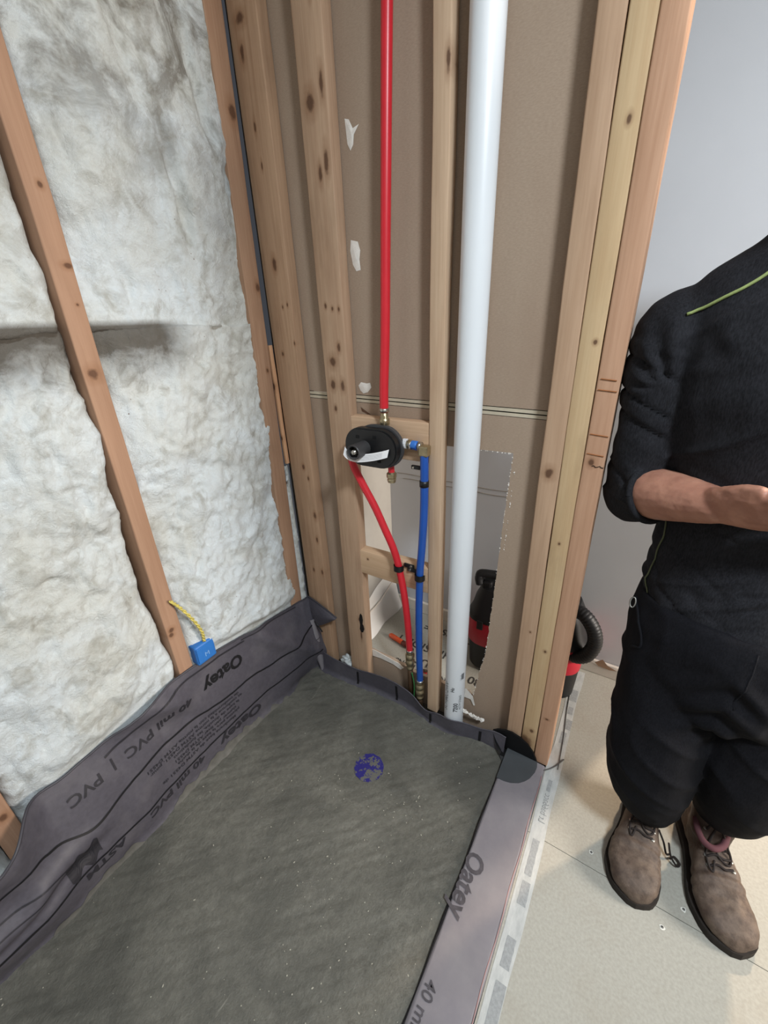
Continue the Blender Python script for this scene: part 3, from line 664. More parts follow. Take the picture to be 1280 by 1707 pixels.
# worn dark print block at the left
P = []; nx, nz_ = 12, 8
A = np.array([[flap_pt(-.965+.075*i/nx, .085+.060*j/nz_-.012*math.sin(i), .0017) for j in range(nz_+1)] for i in range(nx+1)])
MB().grid(A[:, :, 0], A[:, :, 1], A[:, :, 2]).obj('printed_block', M_ink2, liner)
# corner: the sheet turns onto the back wall and ends in a loose pointed flap
a = np.linspace(0, 1, 26); bq = np.linspace(0, 1, 16); Ag, Bg = np.meshgrid(a, bq, indexing='ij')
xx = -1.032+.155*Ag; top = .321-.035*Ag**1.4; lowr = .165+.115*Ag; zz = lowr*(1-Bg)+top*Bg
yy_ = -.004-.018*Ag-.012*np.sin(Ag*3.1)*(1-Bg)-.010*np.sin(Bg*3.14)
xx = xx-.0*Bg
cf = MB().grid(xx, yy_, zz).obj('corner_flap', M_PVC, liner, smooth=True)
MB().tube([(p, q-.001, r) for p, q, r in zip(xx[:, -1], yy_[:, -1], zz[:, -1])], .003, 8).obj('flap_hem', plain('hem', rgb(64, 62, 68), .5), liner, smooth=True)
MB().tube(spline([(-1.022, -.016, .195), (-1.005, -.019, .216), (-.985, -.020, .205), (-.965, -.020, .178)], 6), .0028, 6).obj('printed_line', M_ink, liner, smooth=True)
# rolled fold standing in the corner
zc = np.linspace(-.04, .23, 30); an = np.linspace(-.5, math.pi*1.15, 12)
rr = .011+.006*np.sin(zc*20)+.006*np.clip(zc/.2, 0, 1); Zg, Ang = np.meshgrid(zc, an, indexing='ij'); Rg = np.repeat(rr[:, None], 12, 1)
fo = MB().grid(-.990+Rg*np.sin(Ang)*.9-.020*(Zg/.2), -.024-Rg*np.cos(Ang), Zg).obj('corner_fold', M_PVC_LIT, liner, smooth=True)
for z in (.125, .135): MB().tube([(-.990+.016*math.sin(q)*.9-.013, -.024-.0172*math.cos(q), z) for q in np.linspace(-.3, 2.6, 9)], .0018, 6).obj('printed_line', M_ink, liner, smooth=True)
# low upstand along the back studs
BT = [(-1.012, .062), (-.98, .058), (-.93, .050), (-.86, .046), (-.80, .044), (-.73, .057), (-.68, .064), (-.63, .062), (-.58, .053), (-.545, .042), (-.51, .020), (-.482, .012), (-.45, .026), (-.411, .040), (-.36, .042), (-.31, .038), (-.275, .042), (-.236, .063), (-.17, .062)]
BY = [(-1.012, -.018), (-.96, -.024), (-.91, -.026), (-.85, -.018), (-.80, -.010), (-.73, -.004), (-.66, -.001), (-.60, .0), (-.55, -.004), (-.51, -.014), (-.477, -.022), (-.44, -.028), (-.394, -.032), (-.34, -.028), (-.28, -.022), (-.22, -.030), (-.17, -.05)]
xs = np.linspace(-1.012, -.196, 170); us = np.linspace(0, 1, 14); Xg, Ug = np.meshgrid(xs, us, indexing='ij')
zt = smooth_interp(Xg, BT, .018); yb = smooth_interp(Xg, BY, .02)
def upstand(x, u, off=0.0):
    zt = smooth_interp(x, BT, .018); yb = smooth_interp(x, BY, .02)
    z = -.038+u*(zt+.038); y = yb*(1-u)+(-.006+.35*yb-.018*np.exp(-((x+.392)/.045)**2))*u-.022*np.clip(1-u/.22, 0, 1)**2
    y = y-.010*np.exp(-((x+.49)/.05)**2)*u
    return x, y-off, z
mb = MB(); A = upstand(Xg, Ug); B = upstand(Xg, Ug, -.0025)
mb.grid(*A); o = mb.obj('back_upstand', M_PVC, liner, smooth=True)
P = upstand(xs, np.ones_like(xs)); MB().tube(list(zip(*P)), .0022, 8).obj('upstand_edge', M_PVC, liner, smooth=True)
for x in (-.985, -.805, -.625, -.470, -.283):
    w = .0045; U = np.linspace(.12, .86, 8)
    A = np.array([upstand(np.array(x-w), np.array(u), .0014) for u in U], float); B = np.array([upstand(np.array(x+w), np.array(u), .0014) for u in U], float)
    MB().grid(np.stack([A[:, 0], B[:, 0]]), np.stack([A[:, 1], B[:, 1]]), np.stack([A[:, 2], B[:, 2]])).obj('printed_tick', M_ink, liner)
# curb wrapped in the same membrane
prof = [(-.1885, -.050), (-.1885, -.004)]
for k in range(7): q = math.pi-k*math.pi/12; prof.append((-.1805+.008*math.cos(q), -.002+.008*math.sin(q)))
for k in range(7): q = math.pi/2-k*math.pi/12; prof.append((-.0735+.008*math.cos(q), -.002+.008*math.sin(q)))
prof += [(-.0645, -.012), (-.0640, -.035)]
yc = np.linspace(-2.2, -.012, 200); n = len(prof)
px = np.array([p[0] for p in prof]); pz = np.array([p[1] for p in prof])
Yg, I = np.meshgrid(yc, np.arange(n), indexing='ij')
Xg = px[I]+.0012*fbm(Yg*6, I*.3, seed=4, oct=3); Zg = pz[I]+.0007*fbm(Yg*7+3, I*.4, seed=6, oct=3)*(I > 1)
Xg = Xg+np.where(I >= n-3, .0015*vnoise(Yg*8, Yg*0, seed=9), 0)
mb = MB().grid(Xg, Yg, Zg); mb.f.append(tuple((len(yc)-1)*n+i for i in range(n)))
cc = mb.obj('curb_cover', M_PVC_LIT, liner, smooth=True); fixn(cc); autosmooth(cc, 60)
MB().tube([(-.1885+.0012*math.sin(i*.9), -2.2+2.14*i/60, -.001+.0008*math.sin(i*1.3)) for i in range(61)], .0036, 6).obj('curb_edge_line', M_ink, liner)  # near-black line along the curb's inner edge
M_pink = plain('pink_chalk', rgb(170, 130, 126), .8)
MB().tube([(-.0690+.0015*math.sin(i), -.05-.9*i/30, .0060-.0006*math.sin(i*1.7)) for i in range(31)], .0010, 6).obj('chalk_line', M_pink, liner)
# printing along the curb: read from above, tops towards the room
text_on('printed_text', 'Oatey', .066, lambda a, b: (-.1865+b, -.352-a*1.14, .0078), M_ink3, liner, bold=.0016, font_scale_x=.82, shear=.1)
text_on('printed_text', '40 mil', .036, lambda a, b: (-.176+b, -.632-a, .0078), M_ink3, liner, bold=.0004)
# preformed dam corner: black on the wall studs, charcoal on the curb
dam = empty('dam_corner', (-.15, -.03, .03), 'rubber dam corner, black on the studs and charcoal on the curb end', 'dam corner')
arc = [(-.243, .058), (-.228, .072), (-.205, .083), (-.180, .087), (-.155, .080), (-.128, .064), (-.108, .040), (-.097, .016), (-.093, .004), (-.093, -.004), (-.178, -.004), (-.200, .0), (-.225, .028)]
bp = MB().prism(arc, lambda x, z: (x, -.0125, z), lambda x, z: (x, -.0065, z)); M_rb = plain('rubber_black', rgb(14, 14, 16), .55, .3, var=.03)
n0 = [(-.244, -.0130, .058), (-.225, -.0150, .028), (-.200, -.0165, .002), (-.176, -.0150, .004), (-.1835, -.045, .003), (-.190, -.062, -.004), (-.205, -.047, .004), (-.226, -.029, .028)]
bp.add(n0, [(0, 1, 7), (1, 2, 6, 7), (2, 3, 4, 6), (4, 5, 6)])
bp = bp.obj('wall_patch', M_rb, dam); fixn(bp)
M_char = plain('rubber_charcoal', rgb(66, 69, 72), .6, .35, var=.05)
pl = [(-.1885, -.012), (-.0915, -.012), (-.0880, -.030), (-.0900, -.050), (-.0985, -.076), (-.109, -.093), (-.124, -.109), (-.145, -.121), (-.165, -.126), (-.1885, -.127)]
gp = MB().prism(pl, lambda x, y: (x, y, .0050), lambda x, y: (x, y, .0085)).obj('curb_patch', M_char, dam); fixn(gp)
# plastic electrical box and its cable by the leaning stud
M_blue = plain('box_blue', rgb(46, 112, 186), .45, .4, var=.04)
mb = MB().box(-1.075, -1.018, -.508, -.442, .385, .455, .006); bx = mb.obj('electrical_box', M_blue); tag(bx, 'blue plastic electrical box beside the leaning stud foot', 'electrical box')
MB().box(-1.0185, -1.0155, -.505, -.488, .395, .448, .001).obj('side_ear', M_blue, bx)
text_on('moulded_mark', 'M', .022, lambda a, b: (-1.0172, -.482+a, .405+b), plain('mark_pale', rgb(130, 170, 215), .5), bx)
mb = MB()
P0 = spline([(-1.03, -.528, .64), (-1.020, -.512, .610), (-1.012, -.490, .555), (-1.013, -.474, .50), (-1.022, -.470, .455)], 14)
for ph in (0, math.pi):
    mb.tube([(p.x+.0028*math.cos(i*.75+ph), p.y+.0028*math.sin(i*.75+ph), p.z) for i, p in enumerate(P0)], .0026, 6)
cb = mb.obj('twisted_cable', plain('cable_yellow', rgb(206, 190, 98), .6, var=.15, scale=120), smooth=True); tag(cb, 'thin twisted yellow cable hanging into the blue electrical box', 'cable')

# ================================================================== PLUMBING
M_RED = plain('pex_red', rgb(214, 40, 52), .35, .5, var=.04)
M_BLUE = plain('pex_blue', rgb(32, 84, 170), .35, .5, var=.04)
M_BRASS = plain('brass', rgb(184, 170, 138), .36, .5, .9, var=.12, scale=60)
M_CHROME = plain('crimp_steel', rgb(196, 192, 184), .25, .6, .95, var=.08, scale=50)
M_BLK = plain('plastic_black', rgb(24, 24, 26), .42, .45, var=.06)
M_VPVC = plain('pipe_white', rgb(232, 235, 238), .36, .5, var=.012, scale=4)
# white vent pipe
px_, py_, pr = -.392, .0065, .0338
def vp(z): return (px_+.0065-(1.85-z)*.0035+.0, py_, z)
t = MB().tube([vp(-.03+2.585*i/30) for i in range(31)], pr, 40).obj('vent_pipe', M_VPVC, smooth=True); autosmooth(t)
tag(t, 'tall white plastic vent pipe standing in the partition wall', 'pipe')
def pipe_print(txt, size, ang, z0, mat, vertical=True, **kw):
    def fn(a, b):
        zz = z0+a if vertical else z0+b; u = (-b if vertical else a)
        th = math.radians(ang)+u/pr; c = vp(zz); return (c[0]+(pr+.0007)*math.sin(th), c[1]-(pr+.0007)*math.cos(th), zz)
    return text_on('printed_mark', txt, size, fn, mat, t, maxedge=.008, **kw)
M_pp = plain('pipe_ink', rgb(70, 70, 72), .5)
pipe_print('7200', .0215, 42, .075, M_pp, bold=.0004)
pipe_print('ASTM D2665', .0125, 62, .085, M_pp)
pipe_print('PVC-DWV', .019, -18, .115, plain('pipe_ink_pale', rgb(140, 142, 146), .5), bold=.0002)
pipe_print('SCH40', .022, -22, .070, plain('pipe_ink_pale', rgb(140, 142, 146), .5))
pipe_print('|||||||||', .011, 70, .225, M_pp, bold=.0006)
pipe_print('2 01 14', .008, 58, .222, plain('pipe_ink_pale', rgb(140, 142, 146), .5))
pipe_print('Hu', .017, 18, .168, M_pp, bold=.0004)
pipe_print('nsf', .009, 28, .085, plain('pipe_ink_pale', rgb(140, 142, 146), .5))
# valve on the upper block
VX, VZ = -.652, 1.000
valve = empty('shower_valve', (VX, -.02, .94), 'black oval shower valve plate with a paper tag between the studs', 'valve')
def stad(cx, cz, w, h, n=16):
    r = h/2; P = []
    for s in (1, -1):
        for k in range(n+1):
            a = -math.pi/2+math.pi*k/n
            P.append((cx+s*(w/2-r)+s*r*math.cos(a), cz+s*r*math.sin(a)))
    return P
plate = fixn(MB().prism(stad(VX, VZ, .176, .112), lambda x, z: (x, -.060, z), lambda x, z: (x, -.032, z)).obj('mud_plate', M_BLK, valve))
bm = bmesh.new(); bm.from_mesh(plate.data); bmesh.ops.bevel(bm, geom=[e for e in bm.edges if e.calc_face_angle(0) > 1.0], offset=.004, segments=2, affect='EDGES'); bm.to_mesh(plate.data); bm.free(); autosmooth(plate)
fixn(MB().prism(stad(VX+.012, VZ, .158, .122), lambda x, z: (x, -.034, z), lambda x, z: (x, -.020, z)).obj('back_flange', plain('plastic_grey', rgb(70, 70, 72), .5), valve))
for dx, dz in ((-.040, .030), (.018, .034), (.046, -.004), (.030, -.034), (-.058, -.030)):
    MB().box(VX+dx-.006, VX+dx+.006, -.0615, -.058, VZ+dz-.0045, VZ+dz+.0045, .0012).obj('plate_slot', plain('slot_black', rgb(8, 8, 9), .8), valve)
# protective sleeve: an open tube pointing into the shower
sl = MB().lathe([(.0215, 0), (.0215, .056), (.0200, .058), (.0165, .056), (.0165, .01)], (VX-.018, -.058, VZ), (0, -1, .0), 32, caps=False).obj('cartridge_sleeve', plain('sleeve_grey', rgb(62, 61, 62), .45), valve, smooth=True); autosmooth(sl)
MB().lathe([(.012, 0), (.012, .046), (.007, .049), (.007, .058), (.001, .059)], (VX-.018, -.058, VZ), (0, -1, 0), 20).obj('cartridge_stem', M_CHROME, valve, smooth=True)
# paper tag curling under the sleeve
A = []; B = []
for i in range(26):
    u = i/25; a = math.radians(182+u*128); r = .033
    x = VX-.012+r*1.06*math.cos(a); z = VZ+.004+r*.86*math.sin(a)
    if u > .62: x += (u-.62)*.145; z += (u-.62)*.030
    yy0 = -.119+.050*u**1.4
    A.append((x-.002, yy0, z-.010)); B.append((x+.001, yy0+.006, z+.012))
A, B = np.array(A), np.array(B)
tg = MB().grid(np.stack([A[:, 0], B[:, 0]]), np.stack([A[:, 1], B[:, 1]]), np.stack([A[:, 2], B[:, 2]])).obj('paper_tag', plain('paper_white', rgb(238, 236, 236), .7, var=.02), valve, smooth=True)
for q in (.22, .40, .58, .76):
    C1 = A+(B-A)*q; C2 = A+(B-A)*(q+.035); i0, i1 = 2, 24; o_ = np.array([0, -.0006, -.0002])
    MB().grid(np.stack([C1[i0:i1, 0], C2[i0:i1, 0]]), np.stack([C1[i0:i1, 1], C2[i0:i1, 1]])-.0007, np.stack([C1[i0:i1, 2], C2[i0:i1, 2]])-.0002).obj('tag_text_line', plain('tag_ink', rgb(170, 168, 170), .8), valve)
# brass ports
MB().lathe([(.010, 0), (.010, .02), (.0145, .021), (.0145, .036), (.011, .038), (.011, .052), (.0095, .053), (.0095, .066)], (-.629, -.012, VZ+.040), (0, 0, 1), 20).obj('top_port', M_BRASS, valve, smooth=True)
MB().lathe([(.015, 0), (.015, .016), (.012, .018), (.012, .028)], (-.629, -.012, VZ+.058), (0, 0, 1), 6).obj('union_nut', M_BRASS, valve)
mb = MB().lathe([(.009, 0), (.009, .02), (.0125, .021), (.0125, .032), (.010, .034), (.010, .05)], (VX+.078, -.012, VZ+.012), (1, 0, 0), 18); mb.obj('side_port', M_BRASS, valve, smooth=True)
MB().lathe([(.0145, 0), (.0145, .010), (.012, .011)], (VX+.084, -.012, VZ+.012), (1, 0, 0), 14).obj('port_ring', plain('ring_white', rgb(225, 226, 228), .4), valve)
MB().lathe([(.011, 0), (.0125, .003), (.0125, .022), (.011, .026)], (VX+.102, -.012, VZ+.011), (1, 0, 0), 18).obj('blue_ring', plain('ring_blue', rgb(58, 118, 200), .4), valve, smooth=True)
MB().lathe([(.0085, 0), (.0085, .012), (.0085, .014)], (VX-.078, -.012, VZ-.02), (-1, 0, 0), 14).obj('left_port', M_BRASS, valve, smooth=True)
# tub port: short red stub with a capped brass end
st = MB().tube([(-.611, -.014, .952), (-.610, -.014, .915)], .0095, 16).obj('outlet_stub', M_RED, valve, smooth=True); autosmooth(st)
MB().lathe([(.0105, 0), (.0150, -.004), (.0150, -.016), (.0125, -.019), (.0135, -.024), (.0115, -.032), (.006, -.034)], (-.610, -.014, .922), (0, 0, 1), 10).obj('brass_cap', M_BRASS, valve)
# red riser
def tubing(name, pts, r, mat, label, cat, n=9):
    o = MB().tube(spline(pts, n), r, 16).obj(name, mat, smooth=True); autosmooth(o); return tag(o, label, cat)
ri = tubing('riser_tube', [(-.629, -.012, 1.095), (-.628, -.010, 1.16), (-.622, -.004, 1.30), (-.612, .0, 1.55), (-.597, .003, 1.88), (-.583, .004, 2.15), (-.572, .004, 2.555)], .0125, M_RED, 'straight red plastic tube rising from the valve to the ceiling', 'tube')
MB().lathe([(.0137, 0), (.0137, .010)], (-.629, -.012, 1.096), (0, 0, 1), 20).obj('crimp_ring', M_CHROME, ri, smooth=True)
text_on('printed_mark', '1/2 SDR9 PEX HOT POTABLE 100 PSI', .010, lambda a, b: (-.6285+.0135*math.sin(.55)+.024*(.1+a*1.5)*.35, -.0118-.0135*math.cos(.55)+.0095*a*.7, 1.13+a*1.5), plain('tube_ink', rgb(140, 24, 32), .5), ri, bold=0) if False else None
# red supply from the stop below up to the left side of the valve
rs = tubing('supply_tube', [(-.742, -.030, .975), (-.738, -.028, .93), (-.712, -.022, .87), (-.674, -.018, .80), (-.640, -.018, .73), (-.611, -.017, .666), (-.594, -.015, .603), (-.578, -.012, .50), (-.571, -.004, .38), (-.570, .006, .25), (-.570, .008, .235)], .0118, M_RED, 'curving red plastic tube between the valve and the lower brass fitting', 'tube', 8)
def coupling(parent, x, y, z, extra=0):
    MB().lathe([(.0135, 0), (.0135, -.010), (.012, -.011), (.012, -.016), (.0165, -.018), (.0165, -.034), (.013, -.036), (.013, -.042), (.0165, -.044), (.0165, -.060), (.012, -.063), (.012, -.074-extra), (.014, -.076-extra), (.014, -.084-extra)], (x, y, z), (0, 0, 1), 20).obj('brass_coupling', M_BRASS, parent, smooth=True)
    MB().lathe([(.0142, 0), (.0142, -.009)], (x, y, z+.006), (0, 0, 1), 20).obj('crimp_ring', M_CHROME, parent, smooth=True)
coupling(rs, -.570, .008, .240)
MB().tube([(-.570, .008, .160), (-.570, .012, .05), (-.570, .012, -.03)], .0105, 14).obj('copper_stub', plain('copper_dark', rgb(96, 74, 56), .45, .5, .7), rs, smooth=True)
MB().tube(spline([(-.556, -.004, .15), (-.548, -.002, .09), (-.552, .0, .0)], 5), .0022, 6).obj('green_wire', plain('wire_green', rgb(54, 128, 70), .5), rs, smooth=True)
# blue supply
bs = tubing('supply_tube', [(-.5025, -.014, .990), (-.5015, -.015, .93), (-.5025, -.015, .82), (-.509, -.015, .70), (-.5165, -.014, .605), (-.523, -.010, .45), (-.527, -.002, .28), (-.527, .004, .12)], .0118, M_BLUE, 'straight blue plastic tube running down beside the narrow stud', 'tube', 8)
MB().box(-.5165, -.4885, -.026, .0, .984, 1.014, .004).obj('elbow_fitting', M_BRASS, bs)
MB().tube([(-.513, -.012, 1.008), (-.545, -.012, 1.010)], .0120, 16).obj('elbow_tube', M_BLUE, bs, smooth=True)
MB().lathe([(.0132, 0), (.0132, .009)], (-.521, -.012, 1.009), (1, 0, 0), 18).obj('crimp_ring', M_CHROME, bs, smooth=True)
MB().lathe([(.0132, 0), (.0132, .009)], (-.551, -.012, 1.010), (1, 0, 0), 18).obj('crimp_ring', M_CHROME, bs, smooth=True)
MB().lathe([(.0135, 0), (.0135, .018)], (-.502, -.015, .895), (0, 0, 1), 16).obj('black_sleeve', M_BLK, bs, smooth=True)
coupling(bs, -.527, .004, .118, .0)
MB().tube([(-.527, .004, .04), (-.527, .006, -.03)], .0105, 14).obj('copper_stub', plain('copper_dark', rgb(96, 74, 56), .45, .5, .7), bs, smooth=True)
# pipe clips
def clip(label, x, y, z, r, dirx, yb):
    c = empty('pipe_clip', (x, y, z), label, 'clip')
    P = [(x+r*1.22*math.cos(a), y+r*1.22*math.sin(a), z) for a in np.linspace(math.radians(20), math.radians(-200), 16)]
    A = np.array(P); mb = MB(); mb.grid(np.stack([A[:, 0], A[:, 0]]), np.stack([A[:, 1], A[:, 1]]), np.stack([A[:, 2]-.010, A[:, 2]+.010]))
    B = A.copy(); B[:, 0] = x+(A[:, 0]-x)*1.16; B[:, 1] = y+(A[:, 1]-y)*1.16
    mb.grid(np.stack([B[:, 0], B[:, 0]]), np.stack([B[:, 1], B[:, 1]]), np.stack([B[:, 2]-.010, B[:, 2]+.010]), flip=True)
    mb.obj('clip_band', M_BLK, c, smooth=True)
    MB().box(min(x+dirx*.014, x+dirx*.050), max(x+dirx*.014, x+dirx*.050), yb-.006, yb, z+.002, z+.016, .002).obj('clip_ear', M_BLK, c)
    MB().lathe([(.005, 0), (.004, .003)], (x+dirx*.040, yb-.006, z+.009), (0, -1, 0), 10).obj('clip_nail', M_CHROME, c)
    return c
clip('black clip holding the red tube on the lower block', -.5935, -.015, .598, .0118, 1, .0)
clip('black clip holding the blue tube on the lower block', -.5175, -.014, .585, .0118, -1, .0)
c = empty('pipe_clip', (-.53, -.01, .945), 'small black clip ear under the blue elbow fitting', 'clip')
MB().box(-.548, -.520, -.008, .0, .938, .950, .002).obj('clip_ear', M_BLK, c); MB().lathe([(.004, 0), (.003, .003)], (-.54, -.008, .944), (0, -1, 0), 10).obj('clip_nail', M_CHROME, c)

# stop valves on the floor behind the opening
sv = empty('stop_valve', (-.60, .085, .02), 'small stop valve with red lever behind the brass couplings', 'valve')
MB().lathe([(.014, 0), (.014, .022), (.010, .024), (.010, .05)], (-.560, .078, .045), (0, 1, .2), 14).obj('valve_body', M_CHROME, sv, smooth=True)
MB().box(-.572, -.535, .066, .080, .078, .090, .003).obj('lever', plain('lever_red', rgb(196, 34, 40), .4), sv)
MB().lathe([(.010, 0), (.010, .04)], (-.545, .075, .10), (1, .1, .3), 12).obj('valve_neck', M_CHROME, sv, smooth=True)
MB().tube([(-.56, .085, .05), (-.56, .10, .0)], .009, 10).obj('stub_pipe', M_CHROME, sv, smooth=True)
mk = MB().lathe([(.004, -.006), (.009, 0), (.0115, .004), (.0115, .105), (.009, .110), (.009, .118)], (-.815, .262, .013), (1, -.22, 0), 14).obj('marker_pen', plain('marker_orange', rgb(226, 92, 48), .4), smooth=True)
tag(mk, 'orange marker pen lying on the board floor behind the opening', 'marker')
MB().lathe([(.0118, 0), (.0118, .035), (.010, .040)], (-.742, .246, .013), (1, -.22, 0), 14).obj('pen_cap', plain('cap_dark', rgb(120, 46, 34), .4), mk, smooth=True)

# ================================================================== SHOP VACUUM
VC = (-.250, .366)
vac = empty('shop_vacuum', (VC[0], VC[1], 0), 'black boxy shop vacuum with a red band, hose looped, behind the partition', 'vacuum')
M_VB = plain('vac_black', rgb(22, 22, 24), .5, .4, var=.08)
M_VR = plain('vac_red', rgb(176, 26, 46), .42, .45, var=.05)
def rrect(hw, hd, r, n=6):
    P = []
    for sx, sy, a0 in ((1, 1, 0), (-1, 1, 90), (-1, -1, 180), (1, -1, 270)):
        for k in range(n+1):
            a = math.radians(a0+90*k/n); P.append((sx*(hw-r)+r*math.cos(a), sy*(hd-r)+r*math.sin(a)))
    return P
def shell(rows, dx=0, dy=0):
    mb = MB(); v = []; f = []; n = 28
    for hw, hd, r, z in rows:
        v += [(VC[0]+dx+x, VC[1]+dy+y, z) for x, y in rrect(hw+.014, hd, r)]
    for k in range(len(rows)-1):
        for i in range(n):
            j = (i+1) % n; f.append((k*n+i, k*n+j, (k+1)*n+j, (k+1)*n+i))
    f += [tuple(reversed(range(n))), tuple((len(rows)-1)*n+i for i in range(n))]; return mb.add(v, f)
def va(name, mb, m): return autosmooth(mb.obj(name, m, vac), 30)
va('tank', shell([(.180, .090, .060, .010), (.190, .098, .062, .018), (.197, .103, .064, .140)]), M_VB)
va('red_band', shell([(.198, .104, .064, .1402), (.2, .105, .064, .145), (.2, .105, .064, .244), (.198, .104, .064, .249)]), M_VR)
va('motor_head', shell([(.199, .104, .064, .2495), (.203, .107, .064, .253), (.203, .107, .064, .268), (.192, .100, .06, .285), (.178, .088, .05, .345), (.160, .074, .04, .385), (.12, .05, .03, .395)]), M_VB)
for x in (-.15, -.05, .06, .15):
    MB().box(VC[0]+x-.012, VC[0]+x+.012, VC[1]-.1105, VC[1]-.103, .222, .262, .002).obj('latch', M_VB, vac)
hp = spline([(VC[0]-.178, VC[1]-.05, .395), (VC[0]-.182, VC[1]-.05, .425), (VC[0]-.16, VC[1]-.045, .440), (VC[0], VC[1]-.03, .448), (VC[0]+.12, VC[1]-.02, .440), (VC[0]+.14, VC[1], .42), (VC[0]+.135, VC[1], .385)], 6)
MB().tube(hp, .021, 12, flat=.8).obj('carry_handle', M_VB, vac, smooth=True)
for s in (-1, 1): MB().box(VC[0]+s*.150-.020, VC[0]+s*.150+.020, VC[1]-.060, VC[1]+.0, .340, .415, .010).obj('handle_post', M_VB, vac)
for sx in (-1, 1):
    for sy in (-1, 1): MB().lathe([(.018, 0), (.022, .006), (.020, .018)], (VC[0]+.13*sx, VC[1]+.055*sy, 0), n=14).obj('caster', M_VB, vac, smooth=True)
# ribbed hose looping out on the right
hp = spline([(-.115, .305, .385), (-.085, .29, .412), (-.050, .275, .410), (-.018, .27, .368), (-.008, .27, .315), (-.024, .272, .258), (-.058, .282, .228), (-.085, .30, .235)], 16)
rr = [.0225+(.0018 if i % 3 == 0 else 0) for i in range(len(hp))]
MB().tube(hp, rr, 14).obj('hose', M_VB, vac, smooth=True)

# ================================================================== PERSON
def skin_mat():
    t = NT('skin'); v = t.coord()
    c = t.mix(t.rng(t.noise(v, 22, 5, .6), .35, .7), rgb(158, 110, 92), rgb(184, 134, 112))
    c = t.mix(t.math('MULTIPLY', t.rng(t.noise(v, 160, 3), .5, .8), .2), c, rgb(140, 88, 70))
    t.bump(t.noise(v, 320, 4, .6), .12, .001)
    t.b.inputs['Subsurface Weight'].default_value = .08; t.b.inputs['Subsurface Radius'].default_value = (.01, .004, .002)
    return t.fin(c, .5, .35)
M_SKIN = skin_mat()
def cloth(name, a, b, sc=420, rough=.85):
    t = NT(name); v = t.coord()
    w = t.noise(t.coord((1, 1, .25)), sc, 3, .6)
    c = t.mix(t.rng(w, .3, .7), a, b); c = t.mix(t.math('MULTIPLY', t.rng(t.noise(v, 10, 5, .6), .5, .75), .3), c, tuple(q*1.5 for q in b[:3])+(1,))
    t.bump(t.noise(v, sc*1.2, 3), .25, .001)
    return t.fin(c, rough, .12)
M_SHIRT = cloth('shirt_knit', rgb(24, 24, 26), rgb(42, 42, 46))
M_TROUS = cloth('trouser_twill', rgb(13, 13, 16), rgb(24, 24, 28))
def ell(mb, secs, n=28):
    """lofted shell through ellipses: (centre, half-axis a, half-axis b)"""
    v = []; f = []
    for c, a, b in secs:
        c, a, b = Vector(c), Vector(a), Vector(b)
        for i in range(n):
            q = 2*math.pi*i/n; v.append(tuple(c+a*math.cos(q)+b*math.sin(q)))
    for k in range(len(secs)-1):
        for i in range(n):
            j = (i+1) % n; f.append((k*n+i, k*n+j, (k+1)*n+j, (k+1)*n+i))
    f.append(tuple(reversed(range(n)))); f.append(tuple((len(secs)-1)*n+i for i in range(n)))
    return mb.add(v, f)
def hz(mb, rows, grow=0.0, n=28):
    """horizontal ellipses (cx, cy, z, rx, ry), densified"""
    R = np.array(rows, float); t = np.linspace(0, len(rows)-1, (len(rows)-1)*5+1); D = [np.interp(t, np.arange(len(rows)), R[:, k]) for k in range(5)]
    # light smoothing of the profile
    D = [np.concatenate([[d[0]], (d[:-2]+2*d[1:-1]+d[2:])/4, [d[-1]]]) for d in D]
    return ell(mb, [((a, b, c), (d+grow, 0, 0), (0, e+grow, 0)) for a, b, c, d, e in zip(*D)], n)
def limb(mb, pts, rad, n=16, k=5):
    P = spline(pts, k); r = np.interp(np.linspace(0, len(pts)-1, len(P)), np.arange(len(pts)), rad)
    return mb.tube(P, list(r), n)
def ball(mb, c, r, sub=3):
    b = bmesh.new(); bmesh.ops.create_icosphere(b, subdivisions=sub, radius=1.0)
    for w in b.verts: w.co = Vector((c[0]+w.co.x*r[0], c[1]+w.co.y*r[1], c[2]+w.co.z*r[2]))
    return mb.bm(b)
def bk(p, r=None):
    """the figure leans back against the post: ease the upper body away from the toes"""
    x, y, z = p; d = float(.082*sstep(.62, .95, z)+.035*sstep(.2, .62, z)); k = (1+y+d)/(1+y)
    q = (x*k, y+d, 1.3236+(z-1.3236)*k)
    return q if r is None else (q, r*k)
def bkr(rows): 
    out = []
    for a, b, c, rx, ry in rows:
        q, r1 = bk((a, b, c), rx); out.append(q+(r1, ry*r1/rx))
    return out
def bkl(pts, rad):
    o = [bk(p, r) for p, r in zip(pts, rad)]; return [a for a, _ in o], [b for _, b in o]
TRUNK = [(.225, -.055, .80, .150, .115), (.222, -.06, .95, .142, .112), (.208, -.07, 1.08, .155, .120), (.198, -.08, 1.20, .165, .122), (.192, -.088, 1.28, .172, .105), (.19, -.092, 1.33, .168, .082), (.188, -.098, 1.375, .125, .066), (.187, -.105, 1.415, .078, .058), (.186, -.112, 1.45, .058, .056)]
TRUNK = bkr(TRUNK)
SH_R, EL_R, WR_R = bk((.013, -.083, 1.280)), bk((-.001, -.083, 1.000)), bk((.118, -.235, 1.046))
SH_L, EL_L, WR_L = bk((.348, -.085, 1.275)), bk((.405, -.10, 1.000)), bk((.296, -.275, 1.050))
